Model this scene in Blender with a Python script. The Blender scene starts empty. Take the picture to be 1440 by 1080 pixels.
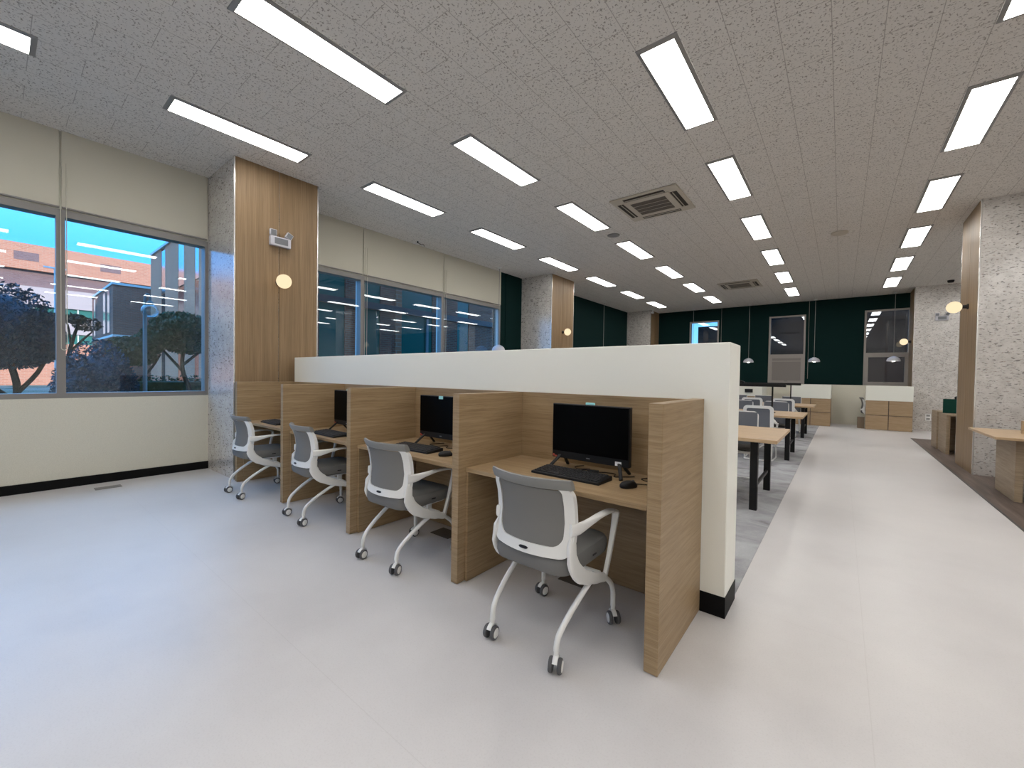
import bpy, bmesh, math, random
from mathutils import Vector, Matrix
random.seed(7)
C = bpy.context.scene.collection
PI = math.pi
sc = bpy.context.scene

# ------------------------------------------------------------------ materials
def N(nt, t, loc=(0, 0), **kw):
    n = nt.nodes.new(t)
    for k, v in kw.items():
        if k.startswith('i_'):
            n.inputs[k[2:].replace('_', ' ')].default_value = v
        else:
            setattr(n, k, v)
    return n

def mat(name, col, rough=0.5, spec=0.5, metal=0.0):
    m = bpy.data.materials.new(name); m.use_nodes = True
    b = m.node_tree.nodes['Principled BSDF']
    b.inputs['Base Color'].default_value = (*col, 1)
    b.inputs['Roughness'].default_value = rough
    b.inputs['Specular IOR Level'].default_value = spec
    b.inputs['Metallic'].default_value = metal
    m.diffuse_color = (*col, 1)
    return m

def bsdf(m): return m.node_tree.nodes['Principled BSDF']

def coords(m, scale=(1, 1, 1), loc=(0, 0, 0), rot=(0, 0, 0), src='Object'):
    nt = m.node_tree
    tc = N(nt, 'ShaderNodeTexCoord'); mp = N(nt, 'ShaderNodeMapping')
    mp.inputs['Scale'].default_value = scale; mp.inputs['Location'].default_value = loc; mp.inputs['Rotation'].default_value = rot
    nt.links.new(tc.outputs[src], mp.inputs['Vector'])
    return mp.outputs['Vector']

def noise(m, vec, scale, detail=3, rough=0.55, dist=0.0):
    n = N(m.node_tree, 'ShaderNodeTexNoise')
    n.inputs['Scale'].default_value = scale; n.inputs['Detail'].default_value = detail
    n.inputs['Roughness'].default_value = rough; n.inputs['Distortion'].default_value = dist
    m.node_tree.links.new(vec, n.inputs['Vector'])
    return n.outputs['Fac']

def ramp(m, fac, stops):
    r = N(m.node_tree, 'ShaderNodeValToRGB')
    el = r.color_ramp.elements
    while len(el) < len(stops): el.new(0.5)
    for e, (p, c) in zip(el, stops):
        e.position = p; e.color = (*c, 1) if len(c) == 3 else c
    m.node_tree.links.new(fac, r.inputs['Fac'])
    return r.outputs['Color']

def mix(m, fac, a, b, mode='MIX'):
    x = N(m.node_tree, 'ShaderNodeMix', data_type='RGBA', blend_type=mode)
    L = m.node_tree.links
    for sock, v in ((x.inputs[0], fac), (x.inputs[6], a), (x.inputs[7], b)):
        if isinstance(v, (int, float)): sock.default_value = v
        elif isinstance(v, tuple): sock.default_value = (*v, 1)
        else: L.new(v, sock)
    return x.outputs[2]

def setcol(m, out): m.node_tree.links.new(out, bsdf(m).inputs['Base Color'])

def bump(m, h, strength=0.2, dist=0.01):
    b = N(m.node_tree, 'ShaderNodeBump')
    b.inputs['Strength'].default_value = strength; b.inputs['Distance'].default_value = dist
    m.node_tree.links.new(h, b.inputs['Height']); m.node_tree.links.new(b.outputs['Normal'], bsdf(m).inputs['Normal'])

def math_node(m, op, a, b=0.0):
    n = N(m.node_tree, 'ShaderNodeMath', operation=op)
    for i, v in enumerate((a, b)):
        if isinstance(v, (int, float)): n.inputs[i].default_value = v
        else: m.node_tree.links.new(v, n.inputs[i])
    return n.outputs[0]

def wood(name, c0, c1, c2, scale, rough=0.45, spec=0.3):
    m = mat(name, c1, rough, spec)
    v = coords(m, scale)
    f = noise(m, v, 1.0, 5, 0.6, 0.6)
    g = noise(m, v, 3.7, 3, 0.6, 0.2)
    c = ramp(m, f, [(0.3, c0), (0.5, c1), (0.7, c2)])
    g2 = ramp(m, g, [(0.35, (0.78, 0.76, 0.74)), (0.55, (1, 1, 1))])
    setcol(m, mix(m, 0.8, c, g2, 'MULTIPLY'))
    bump(m, g, 0.05, 0.002)
    return m

M = {}
oc = ((0.275, 0.188, 0.102), (0.325, 0.230, 0.130), (0.375, 0.272, 0.162))
M['oak'] = wood('oak_horizontal_grain', *oc, (1.6, 1.6, 46), 0.42)
M['oak_top'] = wood('oak_desk_top', *[tuple(k * 1.08 for k in c) for c in oc], (1.6, 46, 46), 0.38)
M['oak_v'] = wood('oak_vertical_veneer', (0.225, 0.15, 0.082), (0.265, 0.18, 0.10), (0.31, 0.215, 0.125), (22, 22, 0.5), 0.5)
M['oak_pale'] = wood('pale_oak_table', (0.42, 0.29, 0.17), (0.50, 0.36, 0.22), (0.56, 0.42, 0.27), (2.0, 40, 40), 0.4)
M['oak_grey'] = wood('washed_oak', (0.27, 0.205, 0.135), (0.325, 0.25, 0.17), (0.375, 0.295, 0.205), (1.4, 1.4, 40), 0.5)
M['oak_box'] = wood('oak_cabinet', (0.32, 0.225, 0.13), (0.37, 0.265, 0.16), (0.41, 0.30, 0.19), (1.6, 1.6, 40), 0.5)

m = M['cream'] = mat('cream_vinyl_wallpaper', (0.60, 0.585, 0.50), 0.75, 0.25)
f = noise(m, coords(m), 160, 2)
bump(m, f, 0.25, 0.002)
setcol(m, ramp(m, f, [(0.3, (0.56, 0.545, 0.465)), (0.7, (0.64, 0.625, 0.535))]))
m = M['partition'] = mat('pale_cream_partition_vinyl', (0.83, 0.835, 0.775), 0.65, 0.3)
f = noise(m, coords(m), 160, 2); bump(m, f, 0.2, 0.002)
m = M['cream_light'] = mat('pale_cream_laminate', (0.78, 0.79, 0.72), 0.55, 0.3)
m = M['blind'] = mat('cream_blind_fabric', (0.56, 0.54, 0.455), 0.85, 0.1)
f = noise(m, coords(m, (1, 1, 1)), 220, 2); bump(m, f, 0.2, 0.001)
m = M['wallwhite'] = mat('off_white_paint', (0.62, 0.60, 0.56), 0.8, 0.2)
m = M['green'] = mat('dark_green_panel', (0.0028, 0.0175, 0.0165), 0.75, 0.10)
f = noise(m, coords(m), 90, 2); bump(m, f, 0.1, 0.001)
m = M['green_felt'] = mat('green_felt', (0.012, 0.055, 0.042), 0.95, 0.05)

# vinyl floor with soft mottling and welded seams
m = M['floor'] = mat('grey_white_vinyl_floor', (0.60, 0.57, 0.565), 0.32, 0.35)
v = coords(m)
f1 = noise(m, v, 1.1, 5, 0.6); f2 = noise(m, v, 140, 2)
c = ramp(m, f1, [(0.3, (0.545, 0.53, 0.53)), (0.5, (0.59, 0.575, 0.573)), (0.72, (0.625, 0.61, 0.606))])
c = mix(m, 0.35, c, ramp(m, f2, [(0.25, (0.80, 0.79, 0.79)), (0.5, (1, 1, 1))]), 'MULTIPLY')
sx = N(m.node_tree, 'ShaderNodeSeparateXYZ'); m.node_tree.links.new(v, sx.inputs[0])
yy = math_node(m, 'ABSOLUTE', math_node(m, 'SUBTRACT', math_node(m, 'MODULO', math_node(m, 'ADD', sx.outputs['Y'], 30.49 - 0.885 + 0.485 + 0.0), 1.77), 0.885))
xx = math_node(m, 'ABSOLUTE', math_node(m, 'SUBTRACT', sx.outputs['X'], 0.12))
ly = math_node(m, 'MULTIPLY', math_node(m, 'LESS_THAN', yy, 0.0016), math_node(m, 'LESS_THAN', sx.outputs['X'], 0.12))
lx = math_node(m, 'LESS_THAN', xx, 0.0016)
seam = math_node(m, 'MULTIPLY', math_node(m, 'MAXIMUM', lx, ly), 0.16)
c = mix(m, seam, c, (0.33, 0.31, 0.30))
setcol(m, c)
r = N(m.node_tree, 'ShaderNodeMapRange'); m.node_tree.links.new(f1, r.inputs[0])
r.inputs['To Min'].default_value = 0.26; r.inputs['To Max'].default_value = 0.42
m.node_tree.links.new(r.outputs[0], bsdf(m).inputs['Roughness'])
bump(m, f2, 0.06, 0.001)

m = M['carpet'] = mat('marbled_grey_carpet_tile', (0.33, 0.33, 0.34), 0.8, 0.15)
v = coords(m, (1.4, 1.6, 1)); f1 = noise(m, v, 1.7, 7, 0.62, 0.8); f2 = noise(m, coords(m), 180, 2)
c = ramp(m, f1, [(0.30, (0.17, 0.165, 0.17)), (0.43, (0.30, 0.30, 0.315)), (0.6, (0.40, 0.41, 0.425)), (0.75, (0.45, 0.46, 0.475))])
setcol(m, mix(m, 0.4, c, ramp(m, f2, [(0.3, (0.75, 0.75, 0.75)), (0.6, (1, 1, 1))]), 'MULTIPLY'))
M['planks'] = wood('dark_plank_floor', (0.085, 0.062, 0.050), (0.125, 0.095, 0.080), (0.17, 0.13, 0.11), (14, 0.9, 14), 0.5)
M['edge_dark'] = mat('dark_floor_edge_strip', (0.06, 0.055, 0.055), 0.45, 0.4)

# perforated fissured ceiling tiles laid in a running bond
m = M['ceiling'] = mat('fissured_ceiling_tile', (0.5, 0.48, 0.45), 0.9, 0.1)
v = coords(m); w = noise(m, v, 7, 2)
wv = N(m.node_tree, 'ShaderNodeVectorMath', operation='ADD'); m.node_tree.links.new(v, wv.inputs[0])
va = coords(m, (1.0, 0.55, 1), rot=(0, 0, 0.5)); vb = coords(m, (0.55, 1.0, 1), rot=(0, 0, -0.35), loc=(3.3, 1.7, 0))
fa = noise(m, va, 70, 1.5, 0.5, 0.3); fb = noise(m, vb, 82, 1.5, 0.5, 0.3)
mx = math_node(m, 'MAXIMUM', fa, fb)
fleck = ramp(m, mx, [(0.62, (0, 0, 0)), (0.68, (1, 1, 1))])
c = mix(m, fleck, (0.70, 0.675, 0.64), (0.33, 0.31, 0.285))
br = N(m.node_tree, 'ShaderNodeTexBrick', offset=0.5)
bm_ = N(m.node_tree, 'ShaderNodeMapping'); sw = N(m.node_tree, 'ShaderNodeSeparateXYZ'); cb = N(m.node_tree, 'ShaderNodeCombineXYZ')
m.node_tree.links.new(v, sw.inputs[0])
m.node_tree.links.new(math_node(m, 'ADD', sw.outputs['Y'], 60.6 - 3.224), cb.inputs[0])
m.node_tree.links.new(math_node(m, 'ADD', sw.outputs['X'], 30.3 + 3.4465), cb.inputs[1])
m.node_tree.links.new(cb.outputs[0], br.inputs['Vector'])
br.inputs['Scale'].default_value = 1.0; br.inputs['Mortar Size'].default_value = 0.0028; br.inputs['Mortar Smooth'].default_value = 0.1
br.inputs['Brick Width'].default_value = 0.606; br.inputs['Row Height'].default_value = 0.303
c = mix(m, math_node(m, 'MULTIPLY', br.outputs['Fac'], 0.75), c, (0.34, 0.32, 0.295))
setcol(m, c)
bump(m, math_node(m, 'SUBTRACT', 1.0, math_node(m, 'MAXIMUM', math_node(m, 'MULTIPLY', mx, 0.6), br.outputs['Fac'])), 0.3, 0.004)

# speckled stone-textured pillar panels
m = M['speckle'] = mat('speckled_stone_plaster', (0.5, 0.48, 0.46), 0.19, 0.95)
bsdf(m).inputs['IOR'].default_value = 1.6
fa = noise(m, coords(m, (1, 1, 2.7)), 19, 2.5, 0.6, 0.4); fb = noise(m, coords(m), 9, 4, 0.6)
c = ramp(m, fb, [(0.3, (0.48, 0.455, 0.43)), (0.7, (0.62, 0.60, 0.57))])
c = mix(m, ramp(m, fa, [(0.585, (0, 0, 0)), (0.635, (0.85, 0.85, 0.85))]), c, (0.15, 0.14, 0.135))
fc = noise(m, coords(m, (1, 1, 2.2), loc=(5, 2, 7)), 30, 2, 0.5)
c = mix(m, ramp(m, fc, [(0.60, (0, 0, 0)), (0.68, (0.6, 0.6, 0.6))]), c, (0.26, 0.19, 0.15))
setcol(m, c); bump(m, fa, 0.06, 0.002)

M['black'] = mat('matt_black', (0.006, 0.006, 0.0065), 0.5, 0.25)
M['black_base'] = mat('black_skirting', (0.003, 0.003, 0.0035), 0.55, 0.15)
M['screen'] = mat('dark_monitor_glass', (0.001, 0.001, 0.0012), 0.35, 0.06)
M['rubber'] = mat('black_plastic', (0.008, 0.008, 0.009), 0.45, 0.3)
M['key'] = mat('black_keycap', (0.020, 0.020, 0.022), 0.5, 0.4)
M['white'] = mat('white_plastic', (0.74, 0.745, 0.73), 0.35, 0.45)
M['mesh'] = mat('grey_mesh_fabric', (0.185, 0.183, 0.174), 0.85, 0.15)
f = noise(M['mesh'], coords(M['mesh']), 420, 1); bump(M['mesh'], f, 0.3, 0.001)
M['mesh_top'] = mat('grey_moulded_cap', (0.22, 0.22, 0.213), 0.6, 0.3)
M['cushion'] = mat('grey_seat_fabric', (0.165, 0.165, 0.16), 0.9, 0.1)
f = noise(M['cushion'], coords(M['cushion']), 350, 2); bump(M['cushion'], f, 0.3, 0.001)
M['slate'] = mat('slate_mesh_fabric', (0.135, 0.145, 0.165), 0.85, 0.15)
M['slate_cushion'] = mat('charcoal_cushion', (0.07, 0.065, 0.06), 0.9, 0.1)
M['tyre'] = mat('grey_rubber_tyre', (0.09, 0.09, 0.095), 0.6, 0.3)
M['frame'] = mat('grey_aluminium', (0.23, 0.22, 0.21), 0.45, 0.4, 0.25)
M['frame_far'] = mat('taupe_window_frame', (0.30, 0.275, 0.255), 0.5, 0.35)
M['light_frame'] = mat('grey_light_trim', (0.27, 0.265, 0.26), 0.4, 0.5, 0.3)
M['chrome'] = mat('bright_metal_trim', (0.75, 0.74, 0.72), 0.25, 0.5, 0.7)
M['ac'] = mat('beige_ac_plastic', (0.50, 0.46, 0.39), 0.5, 0.4)
M['ac_dark'] = mat('dark_ac_slot', (0.035, 0.028, 0.022), 0.6, 0.3)
M['ac_grille'] = mat('brown_grey_grille', (0.115, 0.098, 0.082), 0.6, 0.3)
M['grey'] = mat('mid_grey_plastic', (0.16, 0.17, 0.185), 0.45, 0.4)
M['lilac'] = mat('pale_grey_plastic', (0.52, 0.52, 0.57), 0.4, 0.45)
M['sticker'] = mat('white_sticker', (0.8, 0.82, 0.85), 0.5, 0.3)
M['sticker_cyan'] = mat('pale_cyan_sticker', (0.35, 0.75, 0.78), 0.5, 0.3)
M['sticker_red'] = mat('red_sticker', (0.45, 0.08, 0.06), 0.5, 0.3)
M['floorbox'] = mat('brown_grey_floor_box', (0.10, 0.085, 0.072), 0.5, 0.4)
M['floorbox_grey'] = mat('grey_floor_vent', (0.22, 0.21, 0.20), 0.5, 0.4)
M['carton'] = mat('brown_box', (0.22, 0.165, 0.115), 0.7, 0.2)
M['screen_mesh'] = mat('taupe_roller_screen', (0.23, 0.21, 0.20), 0.9, 0.1)

def emit(name, col, s):
    m = bpy.data.materials.new(name); m.use_nodes = True; nt = m.node_tree
    nt.nodes.clear(); o = N(nt, 'ShaderNodeOutputMaterial'); e = N(nt, 'ShaderNodeEmission')
    e.inputs['Color'].default_value = (*col, 1); e.inputs['Strength'].default_value = s
    nt.links.new(e.outputs[0], o.inputs[0]); return m
M['panel_light'] = emit('led_diffuser', (1.0, 0.968, 0.925), 7.2)
M['globe'] = emit('opal_globe', (1.0, 0.775, 0.50), 0.56)
M['bulb'] = emit('pendant_bulb', (1.0, 0.95, 0.85), 6.0)

def glass(name, tint, boost):
    m = bpy.data.materials.new(name); m.use_nodes = True; nt = m.node_tree
    nt.nodes.clear(); o = N(nt, 'ShaderNodeOutputMaterial')
    t = N(nt, 'ShaderNodeBsdfTransparent'); t.inputs['Color'].default_value = (*tint, 1)
    g = N(nt, 'ShaderNodeBsdfGlossy'); g.inputs['Roughness'].default_value = 0.0; g.inputs['Color'].default_value = (0.95, 0.97, 1, 1)
    fr = N(nt, 'ShaderNodeFresnel'); fr.inputs['IOR'].default_value = 1.5
    mu = N(nt, 'ShaderNodeMath', operation='MULTIPLY', use_clamp=True); mu.inputs[1].default_value = boost
    # both faces of one sheet read as the outside of the glass
    geo = N(nt, 'ShaderNodeNewGeometry')
    flip = N(nt, 'ShaderNodeVectorMath', operation='SCALE'); sgn = N(nt, 'ShaderNodeMath', operation='MULTIPLY_ADD')
    sgn.inputs[1].default_value = -2.0; sgn.inputs[2].default_value = 1.0
    mx_ = N(nt, 'ShaderNodeMixShader')
    iorm = N(nt, 'ShaderNodeMix', data_type='FLOAT')
    nt.links.new(geo.outputs['Backfacing'], iorm.inputs[0]); iorm.inputs[2].default_value = 1.5; iorm.inputs[3].default_value = 1 / 1.5
    # Fresnel already inverts the index on back faces, so give it the inverse there
    nt.links.new(iorm.outputs[0], fr.inputs['IOR'])
    nt.nodes.remove(flip); nt.nodes.remove(sgn)
    nt.links.new(fr.outputs[0], mu.inputs[0]); nt.links.new(mu.outputs[0], mx_.inputs[0])
    nt.links.new(t.outputs[0], mx_.inputs[1]); nt.links.new(g.outputs[0], mx_.inputs[2]); nt.links.new(mx_.outputs[0], o.inputs[0])
    return m
M['glass'] = glass('tinted_window_glass', (0.86, 0.95, 0.97), 1.6)
M['glass_far'] = glass('grey_window_glass', (0.80, 0.86, 0.90), 1.6)
M['glass_globe'] = glass('clear_lamp_globe', (0.85, 0.93, 0.95), 2.0)

# outdoor materials
def brick(name, c1, c2, mortar, axis, k=1.0):
    m = mat(name, c1, 0.85, 0.15); nt = m.node_tree
    v = coords(m); s = N(nt, 'ShaderNodeSeparateXYZ'); nt.links.new(v, s.inputs[0]); cb = N(nt, 'ShaderNodeCombineXYZ')
    nt.links.new(s.outputs[axis], cb.inputs[0]); nt.links.new(s.outputs['Z'], cb.inputs[1])
    b = N(nt, 'ShaderNodeTexBrick'); nt.links.new(cb.outputs[0], b.inputs['Vector'])
    b.inputs['Scale'].default_value = 1; b.inputs['Brick Width'].default_value = 0.24 * k; b.inputs['Row Height'].default_value = 0.08 * k
    b.inputs['Mortar Size'].default_value = 0.008 * k
    b.inputs['Color1'].default_value = (*c1, 1); b.inputs['Color2'].default_value = (*c2, 1); b.inputs['Mortar'].default_value = (*mortar, 1)
    setcol(m, b.outputs['Color']); return m
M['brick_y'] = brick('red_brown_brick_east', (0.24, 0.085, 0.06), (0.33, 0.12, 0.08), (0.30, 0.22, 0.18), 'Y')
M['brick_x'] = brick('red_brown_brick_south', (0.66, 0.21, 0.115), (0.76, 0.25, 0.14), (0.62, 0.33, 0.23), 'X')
M['brick_orange'] = brick('orange_brick', (0.42, 0.17, 0.10), (0.50, 0.21, 0.125), (0.45, 0.30, 0.24), 'Y', 2)
M['brick_dim'] = brick('shade_plum_brick', (0.17, 0.10, 0.10), (0.21, 0.125, 0.12), (0.2, 0.16, 0.16), 'Y', 2)  # plum tone carries the shade of the far building's dark band
M['concrete'] = mat('pinkish_concrete', (0.42, 0.34, 0.32), 0.8, 0.2)
M['stone_trim'] = mat('pale_stone_trim', (0.62, 0.62, 0.62), 0.7, 0.2)
M['teal_glass'] = mat('teal_window_glazing', (0.028, 0.15, 0.125), 0.25, 0.4)
M['sky_glass'] = mat('mirror_window_glazing', (0.62, 0.70, 0.76), 0.12, 0.8, 0.9)
M['dark_glass'] = mat('dark_window_glazing', (0.015, 0.02, 0.025), 0.1, 0.5)
M['dark_metal'] = mat('dark_grey_metal', (0.06, 0.065, 0.07), 0.5, 0.4)
M['dark_clad'] = mat('charcoal_cladding', (0.018, 0.018, 0.020), 0.7, 0.2)
M['navy_wall'] = mat('dark_blue_grey_cladding', (0.016, 0.020, 0.027), 0.6, 0.3)
M['post_grey'] = mat('grey_lamp_post', (0.22, 0.25, 0.27), 0.5, 0.4)
M['bark'] = mat('dark_bark', (0.06, 0.042, 0.03), 0.9, 0.1)
M['ground'] = mat('paving_and_grass', (0.10, 0.115, 0.09), 0.9, 0.1)
f = noise(M['ground'], coords(M['ground']), 0.5, 4); setcol(M['ground'], ramp(M['ground'], f, [(0.4, (0.05, 0.075, 0.035)), (0.6, (0.2, 0.19, 0.175))]))
def leafmat(name, a, b):
    m = mat(name, a, 0.6, 0.3); o = N(m.node_tree, 'ShaderNodeObjectInfo')
    f = noise(m, coords(m), 6, 3); setcol(m, ramp(m, f, [(0.35, a), (0.65, b)])); return m
M['leaf_dark'] = leafmat('dark_blue_green_leaves', (0.004, 0.045, 0.080), (0.010, 0.085, 0.14))
M['leaf_pine'] = leafmat('pine_green_leaves', (0.018, 0.050, 0.022), (0.045, 0.10, 0.04))
M['leaf_hedge'] = leafmat('hedge_leaves', (0.025, 0.055, 0.025), (0.05, 0.095, 0.045))
M['leaf_brown'] = leafmat('brownish_twigs', (0.035, 0.038, 0.03), (0.06, 0.06, 0.045))

# ------------------------------------------------------------------ mesh helpers
class MB:
    def __init__(s): s.bm = bmesh.new()
    def box(s, x0, x1, y0, y1, z0, z1, bev=0.0, seg=1, rot=None, about=None):
        bm = s.bm
        vs = [bm.verts.new((x, y, z)) for x in (x0, x1) for y in (y0, y1) for z in (z0, z1)]
        F = [(0, 1, 3, 2), (4, 6, 7, 5), (0, 4, 5, 1), (2, 3, 7, 6), (0, 2, 6, 4), (1, 5, 7, 3)]
        fs = [bm.faces.new([vs[i] for i in f]) for f in F]
        if rot is not None:
            c = Vector(about) if about is not None else Vector(((x0 + x1) / 2, (y0 + y1) / 2, (z0 + z1) / 2))
            for v in vs: v.co = c + rot @ (v.co - c)
        if bev > 0:
            es = list({e for f in fs for e in f.edges})
            bmesh.ops.bevel(bm, geom=es, offset=bev, segments=seg, affect='EDGES', profile=0.6, clamp_overlap=True)
        return s
    def loft(s, rings, closed=True, cap=True):
        bm = s.bm
        R = [[bm.verts.new(p) for p in r] for r in rings]
        n = len(R[0])
        for a, b in zip(R[:-1], R[1:]):
            for i in range(n if closed else n - 1):
                j = (i + 1) % n
                try: bm.faces.new((a[i], a[j], b[j], b[i]))
                except ValueError: pass
        if cap and closed:
            for r in (R[0], R[-1]):
                try: bm.faces.new(r)
                except ValueError: pass
        return s
    def sweep(s, pts, dims, side=None, n=10, power=0.6, cap=True):
        """pts: path; dims: (a, b) half sizes along side / normal for each point"""
        pts = [Vector(p) for p in pts]; rings = []
        prev = None
        for i, p in enumerate(pts):
            t = (pts[min(i + 1, len(pts) - 1)] - pts[max(i - 1, 0)]).normalized()
            if side is not None: sd = Vector(side)
            elif prev is not None: sd = prev
            else: sd = Vector((1, 0, 0)) if abs(t.x) < 0.9 else Vector((0, 1, 0))
            sd = (sd - t * sd.dot(t)).normalized(); prev = sd
            nn = t.cross(sd)
            a, b = dims[i] if isinstance(dims, list) else dims
            ring = []
            for k in range(n):
                th = 2 * PI * (k + 0.5) / n; cx, cy = math.cos(th), math.sin(th)
                ring.append(p + sd * a * math.copysign(abs(cx) ** power, cx) + nn * b * math.copysign(abs(cy) ** power, cy))
            rings.append(ring)
        return s.loft(rings, True, cap)
    def tube(s, pts, r, n=8, cap=True):
        return s.sweep(pts, [(r, r)] * len(pts), None, n, 1.0, cap)
    def lathe(s, prof, n=24, axis='Z', origin=(0, 0, 0), cap=True):
        o = Vector(origin); rings = []
        for r, h in prof:
            ring = []
            for k in range(n):
                a = 2 * PI * k / n; u, w = r * math.cos(a), r * math.sin(a)
                ring.append(o + (Vector((u, w, h)) if axis == 'Z' else Vector((h, u, w)) if axis == 'X' else Vector((w, h, u))))
            rings.append(ring)
        return s.loft(rings, True, cap)
    def sphere(s, c, r, u=20, v=12, sc=(1, 1, 1)):
        prof = [(math.sin(PI * i / v) * r, -math.cos(PI * i / v) * r) for i in range(1, v)]
        c = Vector(c); rings = []
        for q, h in prof: rings.append([c + Vector((q * math.cos(2 * PI * k / u) * sc[0], q * math.sin(2 * PI * k / u) * sc[1], h * sc[2])) for k in range(u)])
        return s.loft(rings)
    def quad(s, a, b, c, d):
        s.bm.faces.new([s.bm.verts.new(p) for p in (a, b, c, d)]); return s
    def sheet(s, grid, thick, dirn):
        """grid of points -> closed slab of given thickness along dirn"""
        bm = s.bm; d = Vector(dirn) * thick
        A = [[bm.verts.new(p) for p in r] for r in grid]; B = [[bm.verts.new(Vector(p) + d) for p in r] for r in grid]
        h, w = len(A), len(A[0])
        for i in range(h - 1):
            for j in range(w - 1):
                bm.faces.new((A[i][j], A[i][j + 1], A[i + 1][j + 1], A[i + 1][j])); bm.faces.new((B[i][j], B[i + 1][j], B[i + 1][j + 1], B[i][j + 1]))
        loop = [(0, j) for j in range(w)] + [(i, w - 1) for i in range(1, h)] + [(h - 1, j) for j in range(w - 2, -1, -1)] + [(i, 0) for i in range(h - 2, 0, -1)]
        for k in range(len(loop)):
            a, b = loop[k], loop[(k + 1) % len(loop)]
            bm.faces.new((A[a[0]][a[1]], B[a[0]][a[1]], B[b[0]][b[1]], A[b[0]][b[1]]))
        return s
    def build(s, name, material, parent=None, smooth=False, loc=None):
        bmesh.ops.recalc_face_normals(s.bm, faces=s.bm.faces)
        me = bpy.data.meshes.new(name); s.bm.to_mesh(me); s.bm.free()
        me.materials.append(material)
        if smooth:
            for p in me.polygons: p.use_smooth = True
            try: me.set_sharp_from_angle(angle=math.radians(40))
            except Exception: pass
        o = bpy.data.objects.new(name, me); C.objects.link(o)
        if parent is not None: o.parent = parent
        if loc is not None: o.location = loc
        return o

def tag(o, label, cat, group=None):
    o['label'] = label; o['category'] = cat
    if group: o['group'] = group
    return o
def thing(name, label, cat, loc=(0, 0, 0), rz=0.0, group=None):
    o = bpy.data.objects.new(name, None); C.objects.link(o); o.empty_display_size = 0.1
    o.location = loc; o.rotation_euler = (0, 0, rz)
    return tag(o, label, cat, group)
def struct(o): o['kind'] = 'structure'; return o
def dup(root, loc, rz=0.0, label=None, group=None):
    def rec(o, par):
        c = o.copy(); C.objects.link(c)
        if par is not None: c.parent = par
        for ch in o.children: rec(ch, c)
        return c
    r = rec(root, None); r.location = loc; r.rotation_euler = (0, 0, rz)
    if label: r['label'] = label
    if group: r['group'] = group
    return r

CZ = 3.87
# ------------------------------------------------------------------ room shell
struct(MB().box(-6.9, 10.2, -10.7, 16.65, -0.2, 0.0).build('floor', M['floor']))
struct(MB().box(-6.9, 10.2, -10.7, 16.65, CZ, CZ + 0.25).build('ceiling', M['ceiling']))
struct(MB().box(-5.6, -0.472, 2.74, 14.75, -0.001, 0.003).build('floor_carpet', M['carpet']))
wf = struct(MB().box(1.305, 3.9, -2.0, 13.25, -0.001, 0.003).build('floor_planks', M['planks']))
struct(MB().box(1.285, 1.305, -2.0, 13.25, -0.001, 0.005).build('trim_1', M['edge_dark']))
wl = struct(MB().box(-6.89, -6.645, -10.7, 7.85, 0, 0.985).box(-6.89, -6.655, -10.7, 7.85, 3.03, CZ).box(-6.89, -6.645, -10.7, -5.1, 0.985, 3.03)
            .box(-6.89, -6.645, 1.80, 2.81, 0.985, 3.03).build('wall_left', M['cream']))
MB().box(-6.89, -6.645, 7.85, 16.65, 0, CZ).box(-6.645, -6.630, 8.03, 8.10, 0, CZ).build('green_panelling', M['green'], wl)
FW = [(-4.53, -3.52), (-1.96, -0.94), (0.51, 1.53)]
b = MB().box(-6.645, 10.2, 16.45, 16.65, 0, 1.18).box(-6.645, 10.2, 16.45, 16.65, 3.44, CZ)
xs = [-6.645] + [v for p in FW for v in p] + [10.2]
for i in range(0, len(xs), 2): b.box(xs[i], xs[i + 1], 16.45, 16.65, 1.18, 3.44)
struct(b.build('wall_far', M['green']))
struct(MB().box(10.0, 10.2, -10.5, 16.45, 0, CZ).build('wall_right', M['wallwhite']))
struct(MB().box(-6.645, 10.0, -10.7, -10.5, 0, CZ).build('wall_back', M['wallwhite']))
struct(MB().box(-6.645, -6.633, -10.5, 1.80, 0, 0.10).build('baseboard_left', M['black_base']))

# half-height partition
wp = struct(MB().box(-5.615, -0.467, 2.467, 2.734, 0.0, 1.5, 0.004).build('wall_partition', M['partition']))
struct(MB().box(-5.5, -0.464, 2.464, 2.737, 0.0, 0.115).build('baseboard_partition', M['black_base']))

# pillars
def pillar(n, x0, x1, y0, y1, wood_side, base=False):
    p = struct(MB().box(x0, x1, y0, y1, 0, CZ).build('wall_pillar_%s' % n, M['speckle']))
    s = 1 if wood_side > 0 else -1
    xf = x1 if s > 0 else x0
    ym = (y0 + y1) / 2
    b = MB()
    for a, c in ((y0 + 0.012, ym - 0.004), (ym + 0.004, y1 - 0.012)):
        b.box(min(xf, xf + s * 0.012), max(xf, xf + s * 0.012), a, c, 0, CZ)
    b.build('wood_cladding', M['oak_v'], p)
    b = MB()
    for a, c in ((y0 - 0.002, y0 + 0.012), (y1 - 0.012, y1 + 0.002)):
        b.box(min(xf - s * 0.002, xf + s * 0.014), max(xf - s * 0.002, xf + s * 0.014), a, c, 0, CZ)
    b.build('metal_edge', M['chrome'], p)
    return p
pillar('left_near', -6.645, -5.712, 1.80, 2.81, 1)
pillar('left_middle', -6.645, -5.712, 8.70, 9.78, 1)
pillar('left_far', -6.645, -5.712, 15.56, 16.45, 1)
pillar('right_near', 1.487, 2.62, 8.63, 9.74, -1)
pillar('right_far', 1.512, 2.62, 15.52, 16.45, -1)

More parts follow.
